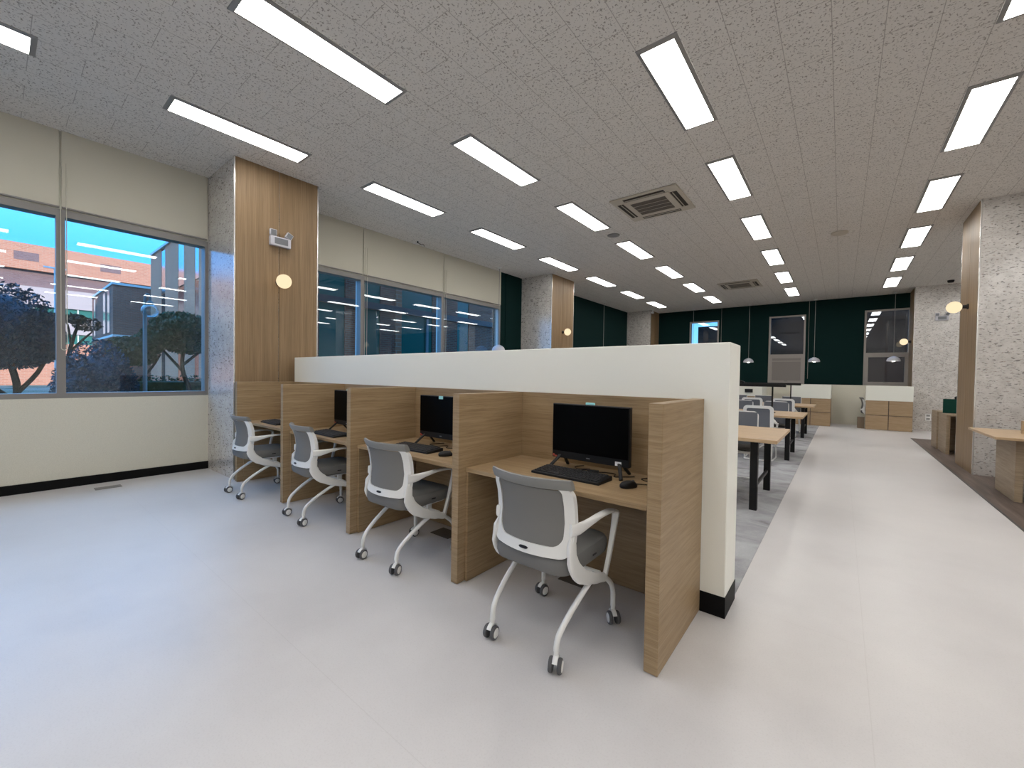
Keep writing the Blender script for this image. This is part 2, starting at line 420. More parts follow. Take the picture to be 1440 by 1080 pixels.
# ------------------------------------------------------------------ windows
def left_window(n, y0, y1, mull):
    z0, z1 = 0.985, 3.03
    b = MB().box(-6.80, -6.648, y0, y1, z0, z0 + 0.055).box(-6.80, -6.648, y0, y1, z1 - 0.075, z1)
    b.box(-6.80, -6.648, y0, y0 + 0.035, z0 + 0.0551, z1 - 0.0751).box(-6.80, -6.648, y1 - 0.035, y1, z0 + 0.0551, z1 - 0.0751)
    for q in mull: b.box(-6.775, -6.6485, q - 0.034, q + 0.034, z0 + 0.0551, z1 - 0.0751)
    w = struct(b.build('window_%d' % n, M['frame']))
    ed = [y0 + 0.035] + [v for q in mull for v in (q - 0.034, q + 0.034)] + [y1 - 0.035]
    for i in range(0, len(ed), 2):
        g = MB()
        for x in (-6.672, -6.692): g.quad((x, ed[i], z0 + 0.05), (x, ed[i + 1], z0 + 0.05), (x, ed[i + 1], z1 - 0.07), (x, ed[i], z1 - 0.07))
        g.build('pane', M['glass'], w)
    f = MB()
    for q in mull: f.box(-6.82, -6.7755, q - 0.03, q + 0.03, z0 + 0.06, z1 - 0.08)
    if n == 2: f.box(-6.76, -6.70, y1 - 0.0365, y1 - 0.0352, z0 + 0.06, z1 - 0.08)
    f.build('outer_fin', M['stone_trim'], w)
left_window(1, -5.1, 1.80, [-3.31, -1.42, 0.466])
left_window(2, 2.81, 7.85, [4.075, 5.955])

def blind(y0, y1, label, chain=None):
    t = thing('roller_blind', label, 'blind', (-6.638, (y0 + y1) / 2, 3.03), 0, 'raised blinds over the left windows')
    h = (y1 - y0) / 2
    MB().box(-0.003, 0.003, -h, h, 0.03, CZ - 3.03).build('fabric', M['blind'], t)
    MB().box(-0.007, 0.007, -h, h, 0.012, 0.03, 0.003).build('bottom_bar', M['frame'], t)
    if chain:
        yc, zb = chain[0] - (y0 + y1) / 2, chain[1] - 3.03
        pts = [(0.012, yc - 0.022, 0.5)] + [(0.012, yc - 0.022, zb + 0.03)]
        pts += [(0.012, yc + 0.022 * math.sin(a), zb + 0.022 - 0.022 * math.cos(a)) for a in [(-PI / 2) + PI * i / 8 for i in range(9)]]
        pts += [(0.012, yc + 0.022, 0.5)]
        MB().tube(pts, 0.0036, 6).build('chain', M['blind'], t)
blind(-1.41, 0.457, 'cream roller blind rolled up over the leftmost window pane')
blind(0.475, 1.785, 'cream roller blind above the window pane touching the near wood-clad pillar', (0.487, 1.51))
blind(2.82, 4.066, 'cream roller blind just behind the near wood-clad pillar, first of the second window')
blind(4.084, 5.946, 'wide cream roller blind over the middle pane of the second window', (4.13, 1.3))
blind(5.964, 7.84, 'cream roller blind over the last pane before the green wall', (6.01, 1.3))

def far_window(n, x0, x1, lower):
    z0, z1, zm = 1.18, 3.44, 2.13
    b = MB().box(x0, x1, 16.43, 16.56, z0, z0 + 0.06).box(x0, x1, 16.43, 16.56, z1 - 0.05, z1)
    b.box(x0, x0 + 0.05, 16.43, 16.56, z0 + 0.0601, z1 - 0.0501).box(x1 - 0.05, x1, 16.43, 16.56, z0 + 0.0601, z1 - 0.0501).box(x0 + 0.0501, x1 - 0.0501, 16.43, 16.56, zm - 0.05, zm + 0.03)
    w = struct(b.build('window_%d' % n, M['frame_far']))
    g = MB()
    for y in (16.47, 16.488): g.quad((x0 + 0.04, y, zm), (x1 - 0.04, y, zm), (x1 - 0.04, y, z1 - 0.04), (x0 + 0.04, y, z1 - 0.04))
    g.build('pane', M['glass_far'], w)
    s = MB()
    a, c, e, f = x0 + 0.05, x1 - 0.05, z0 + 0.06, zm - 0.05
    s.box(a, c, 16.44, 16.5, e, e + 0.05).box(a, c, 16.44, 16.5, f - 0.05, f).box(a, a + 0.06, 16.44, 16.5, e + 0.0501, f - 0.0501).box(c - 0.06, c, 16.44, 16.5, e + 0.0501, f - 0.0501)
    sash = s.build('sash', M['frame_far'], w)
    MB().box((a + c) / 2 - 0.05, (a + c) / 2 + 0.05, 16.425, 16.44, e + 0.02, e + 0.045, 0.004).build('sash_handle', M['chrome'], sash)
    if lower == 'screen':
        MB().box(a + 0.05, c - 0.05, 16.452, 16.458, e + 0.04, f - 0.04).build('roller_screen', M['screen_mesh'], sash)
        MB().box(a + 0.05, c - 0.05, 16.445, 16.47, f - 0.16, f - 0.13).build('screen_bar', M['frame_far'], sash)
    else:
        MB().quad((a + 0.05, 16.47, e + 0.04), (c - 0.05, 16.47, e + 0.04), (c - 0.05, 16.47, f - 0.04), (a + 0.05, 16.47, f - 0.04)).build('pane', M['glass_far'], sash)
far_window(3, *FW[0], 'glass')
far_window(4, *FW[1], 'screen')
far_window(5, *FW[2], 'glass')
for (x, zb, lab) in ((-3.44, 1.5, 'thin dark blind cord hanging right of the leftmost far window'), (-0.86, 1.36, 'thin dark blind cord hanging right of the middle far window')):
    tag(MB().tube([(x, 16.435, CZ - 0.001), (x, 16.435, zb)], 0.006, 6).build('blind_cord', M['frame_far']), lab, 'cord')

# ------------------------------------------------------------------ ceiling fittings
LW, LL = 0.318, 1.31
def light_proto():
    t = thing('ceiling_light', 'x', 'ceiling light', (0, 0, CZ), 0, 'long white ceiling light panels')
    b = MB(); ow, ol, iw, il = LW / 2, LL / 2, 0.129, 0.618
    def rect(w, l, z): return [(-w, -l, z), (w, -l, z), (w, l, z), (-w, l, z)]
    b.loft([rect(ow, ol, -0.0005), rect(ow, ol, -0.007), rect(ow - 0.004, ol - 0.004, -0.009), rect(iw, il, -0.0165)], True, False)
    b.build('frame', M['light_frame'], t)
    MB().box(-iw, iw, -il, il, -0.0170, -0.0160).build('diffuser', M['panel_light'], t)
    return t
ORD = ['nearest the far wall', 'second from the far wall', 'third from the far wall', 'fourth from the far wall', 'fifth from the far wall', 'sixth from the far wall', 'seventh from the far wall', 'eighth from the far wall', 'ninth from the far wall', 'tenth from the far wall', 'eleventh from the far wall', 'twelfth from the far wall']
ROWS = [(-5.09, 'row beside left windows'), (-3.295, 'second row from left'), (-1.173, 'third row from left'), (0.96, 'row over open aisle'), (3.09, 'added row behind right pillars'), (5.2, 'added row beyond right pillars'), (7.3, 'added rightmost row')]  # last three rows are out of view, added for even lighting
proto = None
for x, rn in ROWS:
    for k in range(6, -6, -1):
        if (x < -4 and k < -1) or (-4 < x < -2 and k < -2): continue
        y = 1.70 + 2.122 * k
        lab = 'white ceiling panel, %s, %s' % (ORD[6 - k], rn)
        if proto is None:
            proto = light_proto(); proto.location = (x, y, CZ); proto['label'] = lab
        else: dup(proto, (x, y, CZ), 0, lab)

def ac_unit(x, y, label):
    t = thing('air_conditioner', label, 'air conditioner', (x, y, CZ), 0, 'ceiling cassette air conditioners')
    h = 0.475
    MB().box(-h, h, -h, h, -0.022, -0.0005, 0.008).build('cover_panel', M['ac'], t)
    b = MB()
    for k in range(4):
        R = Matrix.Rotation(k * PI / 2, 3, 'Z')
        b.box(-0.29, 0.29, -0.425, -0.336, -0.024, -0.0215, rot=R, about=(0, 0, 0))
    b.build('air_slot', M['ac_dark'], t)
    b = MB()
    for k in range(4):
        R = Matrix.Rotation(k * PI / 2, 3, 'Z')
        b.box(-0.28, 0.28, -0.375, -0.362, -0.033, -0.024, 0.003, rot=R, about=(0, 0, 0))
    b.build('louver', M['ac'], t)
    MB().box(-0.332, 0.332, -0.332, 0.332, -0.030, -0.0222, 0.006).build('inner_panel', M['ac'], t)
    b = MB().box(-0.25, 0.25, -0.235, 0.235, -0.0315, -0.0302)
    g = b.build('grille', M['ac_grille'], t)
    b = MB()
    for i in range(3): b.box(-0.25, 0.25, -0.121 + i * 0.117, -0.114 + i * 0.117, -0.034, -0.0316)
    b.build('grille_bar', M['ac'], g)
ac_unit(-2.235, 6.08, 'square beige ceiling air conditioner, nearer of the two')
ac_unit(-2.21, 12.62, 'square beige ceiling air conditioner near the far green wall')

def ceiling_disc(name, label, cat, x, y, r, h, m):
    tag(MB().lathe([(r, 0), (r, -h * 0.5), (r * 0.75, -h), (0.01, -h)], 24).build(name, M[m], loc=(x, y, CZ - 0.0005)), label, cat)
ceiling_disc('smoke_detector', 'round off-white detector on the ceiling above the aisle', 'smoke detector', -0.08, 9.15, 0.12, 0.035, 'ac')
ceiling_disc('ceiling_speaker', 'round pale disc on the ceiling beyond the second row of lights', 'ceiling speaker', -3.28, 7.0, 0.11, 0.012, 'light_frame')
ceiling_disc('dome_camera', 'small black dome on the ceiling left of the near right pillar', 'camera', 2.09, 14.98, 0.065, 0.06, 'black')
t = thing('security_camera', 'tiny white camera at ceiling level by the far left pillar', 'camera', (-5.60, 15.45, CZ))
MB().lathe([(0.04, -0.0005), (0.04, -0.02), (0.015, -0.03), (0.015, -0.07)], 12).build('mount', M['white'], t)
MB().box(-0.035, 0.035, -0.07, 0.05, -0.14, -0.07, 0.015, 2).build('camera_body', M['white'], t)
t = thing('wire_bracket', 'small dark wire bracket on the ceiling over the second window', 'bracket', (-6.44, 5.2, CZ))
MB().tube([(0.0, -0.09, -0.0005), (0.0, -0.09, -0.03), (0.01, -0.02, -0.05), (0.0, 0.05, -0.03), (-0.02, 0.09, -0.05)], 0.006, 6).build('wire', M['rubber'], t)
MB().sphere((0, -0.09, -0.018), 0.018, 10, 8).build('knob', M['rubber'], t)

# pendant lamps
def pendant_proto():
    t = thing('pendant_lamp', 'x', 'pendant lamp', (0, 0, CZ), 0, 'white dome pendant lamps')
    D = CZ - 1.90
    MB().lathe([(0.05, -0.0005), (0.05, -0.012), (0.012, -0.03)], 16).build('canopy', M['white'], t)
    MB().tube([(0, 0, -0.025), (0, 0, -D + 0.135)], 0.0065, 6).build('cord', M['light_frame'], t)
    prof = [(0.02, 0.14), (0.045, 0.135)] + [(0.155 * math.sin(a), 0.135 * math.cos(a)) for a in [0.35 + i * (PI / 2 - 0.35) / 9 for i in range(10)]]
    inner = [(r - 0.004, z - 0.004) for r, z in reversed(prof[2:])]
    MB().lathe([(r, z - D) for r, z in prof + inner], 28, cap=False).build('lamp_shade', M['lilac'], t, True)
    MB().sphere((0, 0, -D + 0.022), 0.042, 14, 10).build('bulb', M['bulb'], t, True)
    return t
pn = None
for x, y, lab in ((-6.40, 7.5, 'white dome pendant lamp by the left windows, just above the cream partition'), (-6.36, 12.95, 'white pendant lamp on a cord along the left green wall'),
                  (-4.34, 16.2, 'white pendant lamp on a cord by the leftmost far window'), (-2.515, 16.2, 'white dome pendant lamp just right of the cream partition end'),
                  (-0.69, 16.2, 'white dome pendant lamp between the middle and right far windows'), (1.165, 16.2, 'white dome pendant lamp in front of the right far window')):
    if pn is None: pn = pendant_proto(); pn.location = (x, y, CZ); pn['label'] = lab
    else: dup(pn, (x, y, CZ), 0, lab)

# wall globes
def sconce_proto():
    t = thing('wall_sconce', 'x', 'wall lamp', (0, 0, 0), 0, 'glowing globe wall lamps')
    MB().lathe([(0.042, 0.0005), (0.042, 0.012), (0.03, 0.02), (0.022, 0.08)], 18, 'X').build('wall_mount', M['rubber'], t, True)
    MB().sphere((0.15, 0, 0), 0.088, 28, 18).build('globe', M['globe'], t, True)
    return t
sc0 = sconce_proto(); sc0.location = (-5.70, 2.305, 2.455); sc0['label'] = 'glowing globe lamp on the large near wood-clad pillar at left'
dup(sc0, (-5.70, 9.24, 2.46), 0, 'glowing globe lamp on the second wood-clad pillar along the left wall')
dup(sc0, (1.475, 9.185, 2.455), PI, 'glowing globe lamp on the near right pillar')
dup(sc0, (1.50, 15.98, 2.43), PI, 'glowing globe lamp in front of the right far window')

# emergency lights (local x is the wall normal)
def emergency_proto():
    t = thing('emergency_light', 'x', 'emergency light', (0, 0, 0), 0, 'twin-head emergency lights')
    MB().box(0.0005, 0.06, -0.125, 0.125, -0.06, 0.06, 0.012, 2).build('housing', M['lilac'], t)
    MB().box(0.060, 0.063, -0.075, 0.085, -0.035, 0.042).build('display', M['grey'], t)
    for s, a in ((-1, 0.0), (1, -0.5)):
        R = Matrix.Rotation(a * 1.0, 3, 'X')
        h = MB().box(0.01, 0.055, s * 0.085 - 0.042, s * 0.085 + 0.042, 0.062, 0.145, 0.015, 2, R, (0.03, s * 0.085, 0.06)).build('lamp_head', M['lilac'], t)
        MB().box(0.0555, 0.058, s * 0.085 - 0.032, s * 0.085 + 0.032, 0.07, 0.135, 0.0, 1, R, (0.03, s * 0.085, 0.06)).build('lens', M['grey'], h)
    return t
e0 = emergency_proto(); e0.location = (-5.70, 2.305, 2.97); e0['label'] = 'white twin-head emergency light above the globe on the near pillar'
dup(e0, (2.02, 15.52, 2.985), -PI / 2, 'white twin-head emergency light on the far right speckled wall')
t = thing('wall_outlet', 'white power outlet low on the far speckled pillar', 'outlet', (1.83, 15.52, 0.37))
MB().box(-0.055, 0.055, -0.012, -0.0005, -0.09, 0.09, 0.004).build('cover_plate', M['white'], t)
b = MB()
for z in (-0.045, 0.045): b.box(-0.035, 0.035, -0.0135, -0.0122, z - 0.025, z + 0.025)
b.build('socket', M['light_frame'], t)

# ------------------------------------------------------------------ study carrels
PX = [-0.624, -1.862, -3.10, -4.338, -5.576]       # divider centres
WHO = ['nearest the partition end, holding the screen in full view', 'second from the partition end', 'third from the partition end', 'fourth from the partition end, against the near pillar']
for k in range(4):
    xr, xl = PX[k], PX[k + 1]
    t = thing('study_carrel', 'oak study carrel ' + WHO[k], 'study carrel', ((xl + xr) / 2, 2.1, 0), 0, 'row of oak study carrels')
    w = (xr - xl) / 2; T = 0.028
    y0, y1 = 1.786 - 2.1, 2.463 - 2.1
    MB().box(-w - T, -w + T, y0, y1, 0.004, 1.185, 0.0015).build('divider_panel', M['oak'], t)
    if k == 0: MB().box(w - T - 0.003, w + T + 0.003, y0, y1, 0.004, 1.19, 0.0015).build('end_panel', M['oak'], t)
    xa, xb = -w + T, w - T - (0.003 if k == 0 else 0)
    MB().box(xa, xb, 2.433 - 2.1, 2.463 - 2.1, 0.004, 1.185).build('back_panel', M['oak'], t)
    MB().box(xa + 0.001, xb - 0.001, 1.847 - 2.1, 2.432 - 2.1, 0.695, 0.72, 0.0015).build('desktop', M['oak_top'], t)
    for a in (xa + 0.001, xb - 0.019): MB().box(a, a + 0.018, 1.852 - 2.1, 2.43 - 2.1, 0.004, 0.694).build('side_support', M['oak'], t)

# ------------------------------------------------------------------ monitors, keyboards, mice, cables
def monitor_proto():
    t = thing('computer_monitor', 'x', 'monitor', (0, 0, 0.72), 0, 'black desktop monitors in the carrels')
    H0, H1, W = 0.063, 0.41, 0.263
    MB().box(-W, W, -0.012, 0.022, H0, H1, 0.004).build('casing', M['rubber'], t)
    MB().box(-W + 0.006, W - 0.006, -0.0145, -0.0122, H0 + 0.046, H1 - 0.006).build('screen', M['screen'], t)
    MB().box(-0.12, 0.12, 0.0222, 0.045, H0 + 0.05, H1 - 0.1, 0.01).build('rear_housing', M['rubber'], t)
    for s in (-1, 1):
        b = MB()
        b.sweep([(s * 0.195, 0.003, H0 + 0.03), (s * 0.245, -0.075, 0.006)], (0.011, 0.007), None, 8, 0.6)
        b.sweep([(s * 0.195, 0.012, H0 + 0.03), (s * 0.215, 0.105, 0.006)], (0.011, 0.007), None, 8, 0.6)
        b.build('leg', M['rubber'], t)
    MB().box(0.178, 0.216, -0.0145, -0.0122, H0 + 0.006, H0 + 0.03).build('white_sticker', M['sticker'], t)
    MB().box(-0.255, -0.243, -0.0145, -0.0122, H0 + 0.008, H0 + 0.022).box(-0.24, -0.225, -0.0145, -0.0122, H0 + 0.005, H0 + 0.014).build('red_sticker', M['sticker_red'], t)
    MB().box(-0.012, 0.012, -0.0145, -0.0122, H0 + 0.018, H0 + 0.024).build('logo_mark', M['grey'], t)
    return t
m0 = monitor_proto()
MB().box(-0.03, 0.03, -0.002, 0.012, 0.4102, 0.424, 0.002).build('camera_cover', M['sticker_cyan'], m0)
m0.location = (-1.195, 2.268, 0.72); m0['label'] = 'black monitor fully in view in the carrel nearest the partition end'; m0.rotation_euler = (0, 0, -0.02)
m1 = monitor_proto(); m1.location = (-2.53, 2.272, 0.72)
MB().box(-0.025, 0.025, -0.0150, -0.0122, 0.385, 0.41).build('top_sticker', M['sticker_cyan'], m1)
m1['label'] = 'black monitor in the second carrel, with a small pale sticker on its top edge'
m2 = dup(m0, (-3.83, 2.20, 0.72), -0.04, 'black monitor in the third carrel, mostly hidden by the divider')

def keyboard_proto():
    t = thing('keyboard', 'x', 'keyboard', (0, 0, 0.7205), 0, 'black keyboards on the carrel desks')
    b = MB(); b.loft([[(-0.225, -0.08, 0), (0.225, -0.08, 0), (0.225, 0.08, 0), (-0.225, 0.08, 0)], [(-0.225, -0.08, 0.012), (0.225, -0.08, 0.012), (0.225, 0.08, 0.024), (-0.225, 0.08, 0.024)],
            [(-0.218, -0.073, 0.015), (0.218, -0.073, 0.015), (0.218, 0.073, 0.026), (-0.218, 0.073, 0.026)]])
    b.build('case', M['rubber'], t)
    b = MB()
    for r in range(6):
        yk = -0.060 + r * 0.0238
        n = 21
        for q in range(n):
            if r == 0 and 4 <= q <= 8: continue
            xk = -0.2 + q * 0.02
            z = 0.0155 + (yk + 0.073) * 0.0753
            b.box(xk - 0.0085, xk + 0.0085, yk - 0.0095, yk + 0.0095, z - 0.002, z + 0.006, 0.0015)
    b.box(-0.125, -0.035, -0.0695, -0.0505, 0.0145, 0.0225, 0.0015)
    b.build('keys', M['key'], t)
    return t
k0 = keyboard_proto(); k0.location = (-1.225, 2.098, 0.7205); k0.rotation_euler = (0, 0, -0.02); k0['label'] = 'black keyboard in front of the fully visible monitor'
dup(k0, (-2.58, 2.045, 0.7205), 0.03, 'black keyboard on the second carrel desk, beside a mouse')
dup(k0, (-3.77, 1.985, 0.7205), -0.03, 'black keyboard on the third carrel desk')
dup(k0, (-5.04, 2.01, 0.7205), -0.03, 'black keyboard on the farthest carrel desk')
def mouse_proto():
    t = thing('computer_mouse', 'x', 'mouse', (0, 0, 0.7205), 0, 'black mice on the carrel desks')
    rings = []
    for z, s in ((0, 0.93), (0.008, 1.0), (0.018, 0.95), (0.028, 0.75), (0.034, 0.45), (0.036, 0.1)):
        rings.append([(0.031 * s * math.copysign(abs(math.cos(a)) ** 0.8, math.cos(a)), 0.053 * s * math.sin(a) - 0.004 * (z / 0.036), z) for a in [2 * PI * i / 20 for i in range(20)]])
    MB().loft(rings).build('shell', M['rubber'], t, True)
    MB().lathe([(0.0085, -0.003), (0.0085, 0.003)], 12, 'X', (0, 0.03, 0.0275)).build('scroll_wheel', M['grey'], t)
    return t
mo = mouse_proto(); mo.location = (-0.868, 2.095, 0.7205); mo.rotation_euler = (0, 0, -0.45); mo['label'] = 'black mouse beside the keyboard in the nearest carrel'
dup(mo, (-2.212, 2.025, 0.7205), -0.5, 'black mouse beside the keyboard in the second carrel')

def smooth_path(ctrl, n=8):
    P = [Vector(p) for p in ctrl]; P = [P[0]] + P + [P[-1]]; out = []
    for i in range(1, len(P) - 2):
        for j in range(n):
            t = j / n; a, b, c, d = P[i - 1:i + 3]
            out.append(0.5 * ((2 * b) + (c - a) * t + (2 * a - 5 * b + 4 * c - d) * t * t + (3 * b - a - 3 * c + d) * t ** 3))
    out.append(P[-2]); return out
def cable(ctrl, label, r=0.0028):
    tag(MB().tube(smooth_path(ctrl), r, 6).build('cable', M['rubber']), label, 'cable', 'black cables on the carrel desks')
D = 0.7232
cable([(-1.30, 2.40, D), (-1.33, 2.34, D), (-1.28, 2.29, D), (-1.22, 2.33, D), (-1.26, 2.24, D), (-1.22, 2.20, 0.7232)], 'thin black cable curling behind the keyboard of the nearest carrel')
cable([(-1.16, 2.32, D), (-1.18, 2.25, D), (-1.13, 2.30, D), (-1.05, 2.32, D), (-1.02, 2.25, D), (-0.97, 2.29, D), (-0.93, 2.33, D)], 'thin black cable looping under the nearest monitor')
cable([(-0.865, 2.155, 0.7262), (-0.84, 2.19, D), (-0.80, 2.20, D), (-0.74, 2.17, D), (-0.70, 2.22, D), (-0.74, 2.28, D), (-0.83, 2.27, D), (-0.88, 2.31, D), (-0.84, 2.36, D), (-0.80, 2.42, D)], 'thin black mouse cable coiled in the right corner of the nearest carrel')
t = tag(MB().box(-0.035, 0.035, -0.014, 0.014, 0.0, 0.02, 0.006, 2, Matrix.Rotation(0.4, 3, 'Z'), (0, 0, 0.0)).build('cable_plug', M['rubber'], loc=(-1.16, 2.255, 0.7215)), 'small black adapter lying under the nearest monitor', 'adapter')
cable([(-2.62, 2.38, D), (-2.66, 2.26, D), (-2.56, 2.24, D), (-2.50, 2.31, D), (-2.44, 2.24, D), (-2.38, 2.27, D), (-2.34, 2.36, D)], 'thin black cable under the second carrel monitor')
cable([(-2.208, 2.085, 0.7262), (-2.17, 2.14, D), (-2.12, 2.20, D), (-2.06, 2.27, D), (-2.10, 2.38, D)], 'thin black mouse cable in the second carrel')

# floor boxes
def floor_box(x, y, w, l, m, label):
    t = thing('floor_box', label, 'floor box', (x, y, 0))
    MB().box(-w / 2, w / 2, -l / 2, l / 2, 0.0005, 0.005, 0.002).build('cover', M[m], t)
    MB().box(-w / 2 + 0.04, w / 2 - 0.04, -l / 2 + 0.03, l / 2 - 0.03, 0.0051, 0.0065).build('lid', M[m], t)
floor_box(-1.29, 2.325, 0.21, 0.145, 'floorbox', 'dark floor box under the nearest carrel desk')
floor_box(-2.515, 2.31, 0.21, 0.145, 'floorbox', 'dark floor box under the second carrel desk')
floor_box(-6.32, 0.79, 0.12, 0.215, 'floorbox_grey', 'small grey floor box beside the left wall skirting')

# ------------------------------------------------------------------ office chairs
def yc(z):
    T = [(0.40, -0.262), (0.485, -0.243), (0.56, -0.224), (0.64, -0.214), (0.72, -0.224), (0.80, -0.250), (0.86, -0.278)]
    for (a, p), (b2, q) in zip(T[:-1], T[1:]):
        if z <= b2: return p + (q - p) * (z - a) / (b2 - a)
    return T[-1][1]
HW = 0.226
def BS(u, z, off=0.0, hw=HW): return Vector((hw * u * (1 - 0.10 * max(0, (0.60 - z))), yc(z) + 0.062 * u * u + off, z))
def rrect(hw, z0, z1, r, n=6, rb=None):
    """rounded rectangle outline in (u-metres, z)"""
    out = []
    rb = rb or r
    for cx, cz, a0, q in ((hw - r, z1 - r, 0, r), (-hw + r, z1 - r, PI / 2, r), (-hw + rb, z0 + rb, PI, rb), (hw - rb, z0 + rb, 1.5 * PI, rb)):
        for i in range(n + 1):
            a = a0 + (PI / 2) * i / n; out.append((cx + q * math.cos(a), cz + q * math.sin(a)))
    # densify the straight runs so the ring follows the curve
    res = []
    for i, p in enumerate(out):
        q = out[(i + 1) % len(out)]; d = math.hypot(q[0] - p[0], q[1] - p[1]); k = 10 if (i % (n + 1)) == n else 1
        for j in range(k): res.append((p[0] + (q[0] - p[0]) * j / k, p[1] + (q[1] - p[1]) * j / k))
    return res
def ring_frame(b, surf, outer, inner, off0, off1):
    rings = []
    for prof, off in ((outer, off0), (inner, off0), (inner, off1), (outer, off1), (outer, off0)):
        rings.append([surf(p[0], p[1], off) for p in prof])
    b.loft(rings, True, False)
def caster(parent, x, y, rz):
    """hooded twin-wheel caster; contact at z=0"""
    R = Matrix.Rotation(rz, 3, 'Z'); o = Vector((x, y, 0))
    b = MB()
    b.lathe([(0.011, 0.06), (0.011, 0.092)], 12)
    b.sweep([(0, -0.004 + 0.036 * math.cos(a), 0.034 + 0.036 * math.sin(a)) for a in [0.15 + i * (PI * 0.8) / 8 for i in range(9)]], (0.012, 0.004), (1, 0, 0), 8, 0.7)
    for v in b.bm.verts: v.co = o + R @ v.co
    c = b.build('caster', M['white'], parent, True)
    b = MB()
    for s in (-1, 1):
        b.lathe([(0.02, s * 0.011), (0.031, s * 0.012), (0.033, s * 0.016), (0.033, s * 0.024), (0.030, s * 0.029), (0.024, s * 0.030)], 22, 'X', (0, -0.012, 0.033))
    for v in b.bm.verts: v.co = o + R @ v.co
    b.build('tyre', M['tyre'], c, True)
    b = MB()
    for s in (-1, 1): b.lathe([(0.0238, s * 0.0302), (0.021, s * 0.0325), (0.003, s * 0.034)], 20, 'X', (0, -0.012, 0.033))
    for v in b.bm.verts: v.co = o + R @ v.co
    b.build('wheel_disc', M['white'], c, True)
def office_chair_proto():
    t = thing('office_chair', 'x', 'chair', (0, 0, 0), 0, 'white-framed grey mesh office chairs')
    s2 = lambda x, z, off: BS(x / HW, z, off)
    b = MB(); outer = rrect(HW, 0.482, 0.812, 0.05); inner = rrect(HW - 0.043, 0.527, 0.80, 0.028, 6, 0.055)
    ring_frame(b, s2, outer, inner, -0.012, 0.014)
    b.build('back_frame', M['white'], t, True)
    g = [[BS(-0.83 + 1.66 * j / 14, 0.515 + 0.275 * i / 8, -0.004) for j in range(15)] for i in range(9)]
    MB().sheet(g, 0.008, (0, 1, 0)).build('mesh_back', M['mesh'], t, True)
    b = MB()
    pts = [BS(-1 + 2 * j / 16, 0.815, 0.0) for j in range(17)]
    rings = []
    for j in range(17):
        u = -1.0 + 2 * j / 16
        rings.append([BS(u, 0.796, -0.0145), BS(u, 0.805, -0.0160), BS(u, 0.83, -0.016), BS(u, 0.842, -0.008), BS(u, 0.844, 0.004), BS(u, 0.836, 0.014), BS(u, 0.805, 0.016), BS(u, 0.796, 0.0155)])
    b.loft(rings); b.build('top_cap', M['mesh_top'], t, True)
    # oval badge on the lower rail
    b = MB(); rings = []
    for off in (-0.0125, -0.0150):
        rings.append([BS(0.026 * math.copysign(abs(math.cos(a)) ** 0.7, math.cos(a)) / HW, 0.505 + 0.0065 * math.sin(a), off) for a in [2 * PI * i / 20 for i in range(20)]])
    b.loft(rings); b.build('badge', M['rubber'], t)
    # seat
    def se(hw, y0, y1, z, p=0.32, n=40):
        cy, hy = (y0 + y1) / 2, (y1 - y0) / 2
        return [(hw * math.copysign(abs(math.cos(a)) ** p, math.cos(a)), cy + hy * math.copysign(abs(math.sin(a)) ** p, math.sin(a)), z) for a in [2 * PI * i / n for i in range(n)]]
    MB().loft([se(0.19, -0.19, 0.22, 0.392), se(0.212, -0.225, 0.245, 0.404), se(0.216, -0.235, 0.252, 0.43), se(0.214, -0.235, 0.252, 0.458), se(0.204, -0.225, 0.243, 0.474), se(0.16, -0.18, 0.20, 0.480), se(0.06, -0.08, 0.10, 0.482)]).build('seat', M['cushion'], t, True)
    MB().loft([se(0.13, -0.11, 0.18, 0.368), se(0.17, -0.15, 0.235, 0.378), se(0.18, -0.16, 0.24, 0.3915)]).build('seat_pan', M['white'], t, True)
    for s in (-1, 1): MB().box(s * 0.2165 - 0.001, s * 0.2165 + 0.001, 0.03, 0.065, 0.428, 0.436).build('seat_tag', M['rubber'], t)
    for s in (-1, 1):
        P = [(s * 0.206, -0.170, 0.64), (s * 0.216, -0.176, 0.545), (s * 0.221, -0.176, 0.475), (s * 0.226, -0.145, 0.418), (s * 0.228, -0.085, 0.372), (s * 0.229, 0.0, 0.335), (s * 0.229, 0.08, 0.308), (s * 0.229, 0.145, 0.288)]
        dm = [(0.004, 0.008), (0.012, 0.030), (0.013, 0.037), (0.013, 0.038), (0.013, 0.033), (0.013, 0.027), (0.013, 0.023), (0.012, 0.019)]
        MB().sweep(smooth_path(P, 3), [tuple(x) for x in sum([[dm[i]] * 3 for i in range(7)], []) + [dm[7]]], (1, 0, 0), 12, 0.55).build('side_frame', M['white'], t, True)
        P = [(s * 0.214, -0.183, 0.612), (s * 0.229, -0.130, 0.612), (s * 0.240, -0.05, 0.624), (s * 0.247, 0.04, 0.634), (s * 0.250, 0.135, 0.632), (s * 0.250, 0.196, 0.617), (s * 0.249, 0.207, 0.588), (s * 0.245, 0.185, 0.49), (s * 0.239, 0.160, 0.39), (s * 0.232, 0.135, 0.300)]
        dm = [(0.010, 0.029), (0.011, 0.027), (0.015, 0.016), (0.020, 0.009), (0.022, 0.0075), (0.021, 0.009), (0.019, 0.010), (0.014, 0.012), (0.012, 0.012), (0.012, 0.014)]
        path = smooth_path(P, 4); dd = []
        for i in range(9):
            for j in range(4): dd.append(tuple(dm[i][q] + (dm[i + 1][q] - dm[i][q]) * j / 4 for q in (0, 1)))
        dd.append(dm[9])
        MB().sweep(path, dd, (1, 0, 0), 12, 0.6).build('armrest', M['white'], t, True)
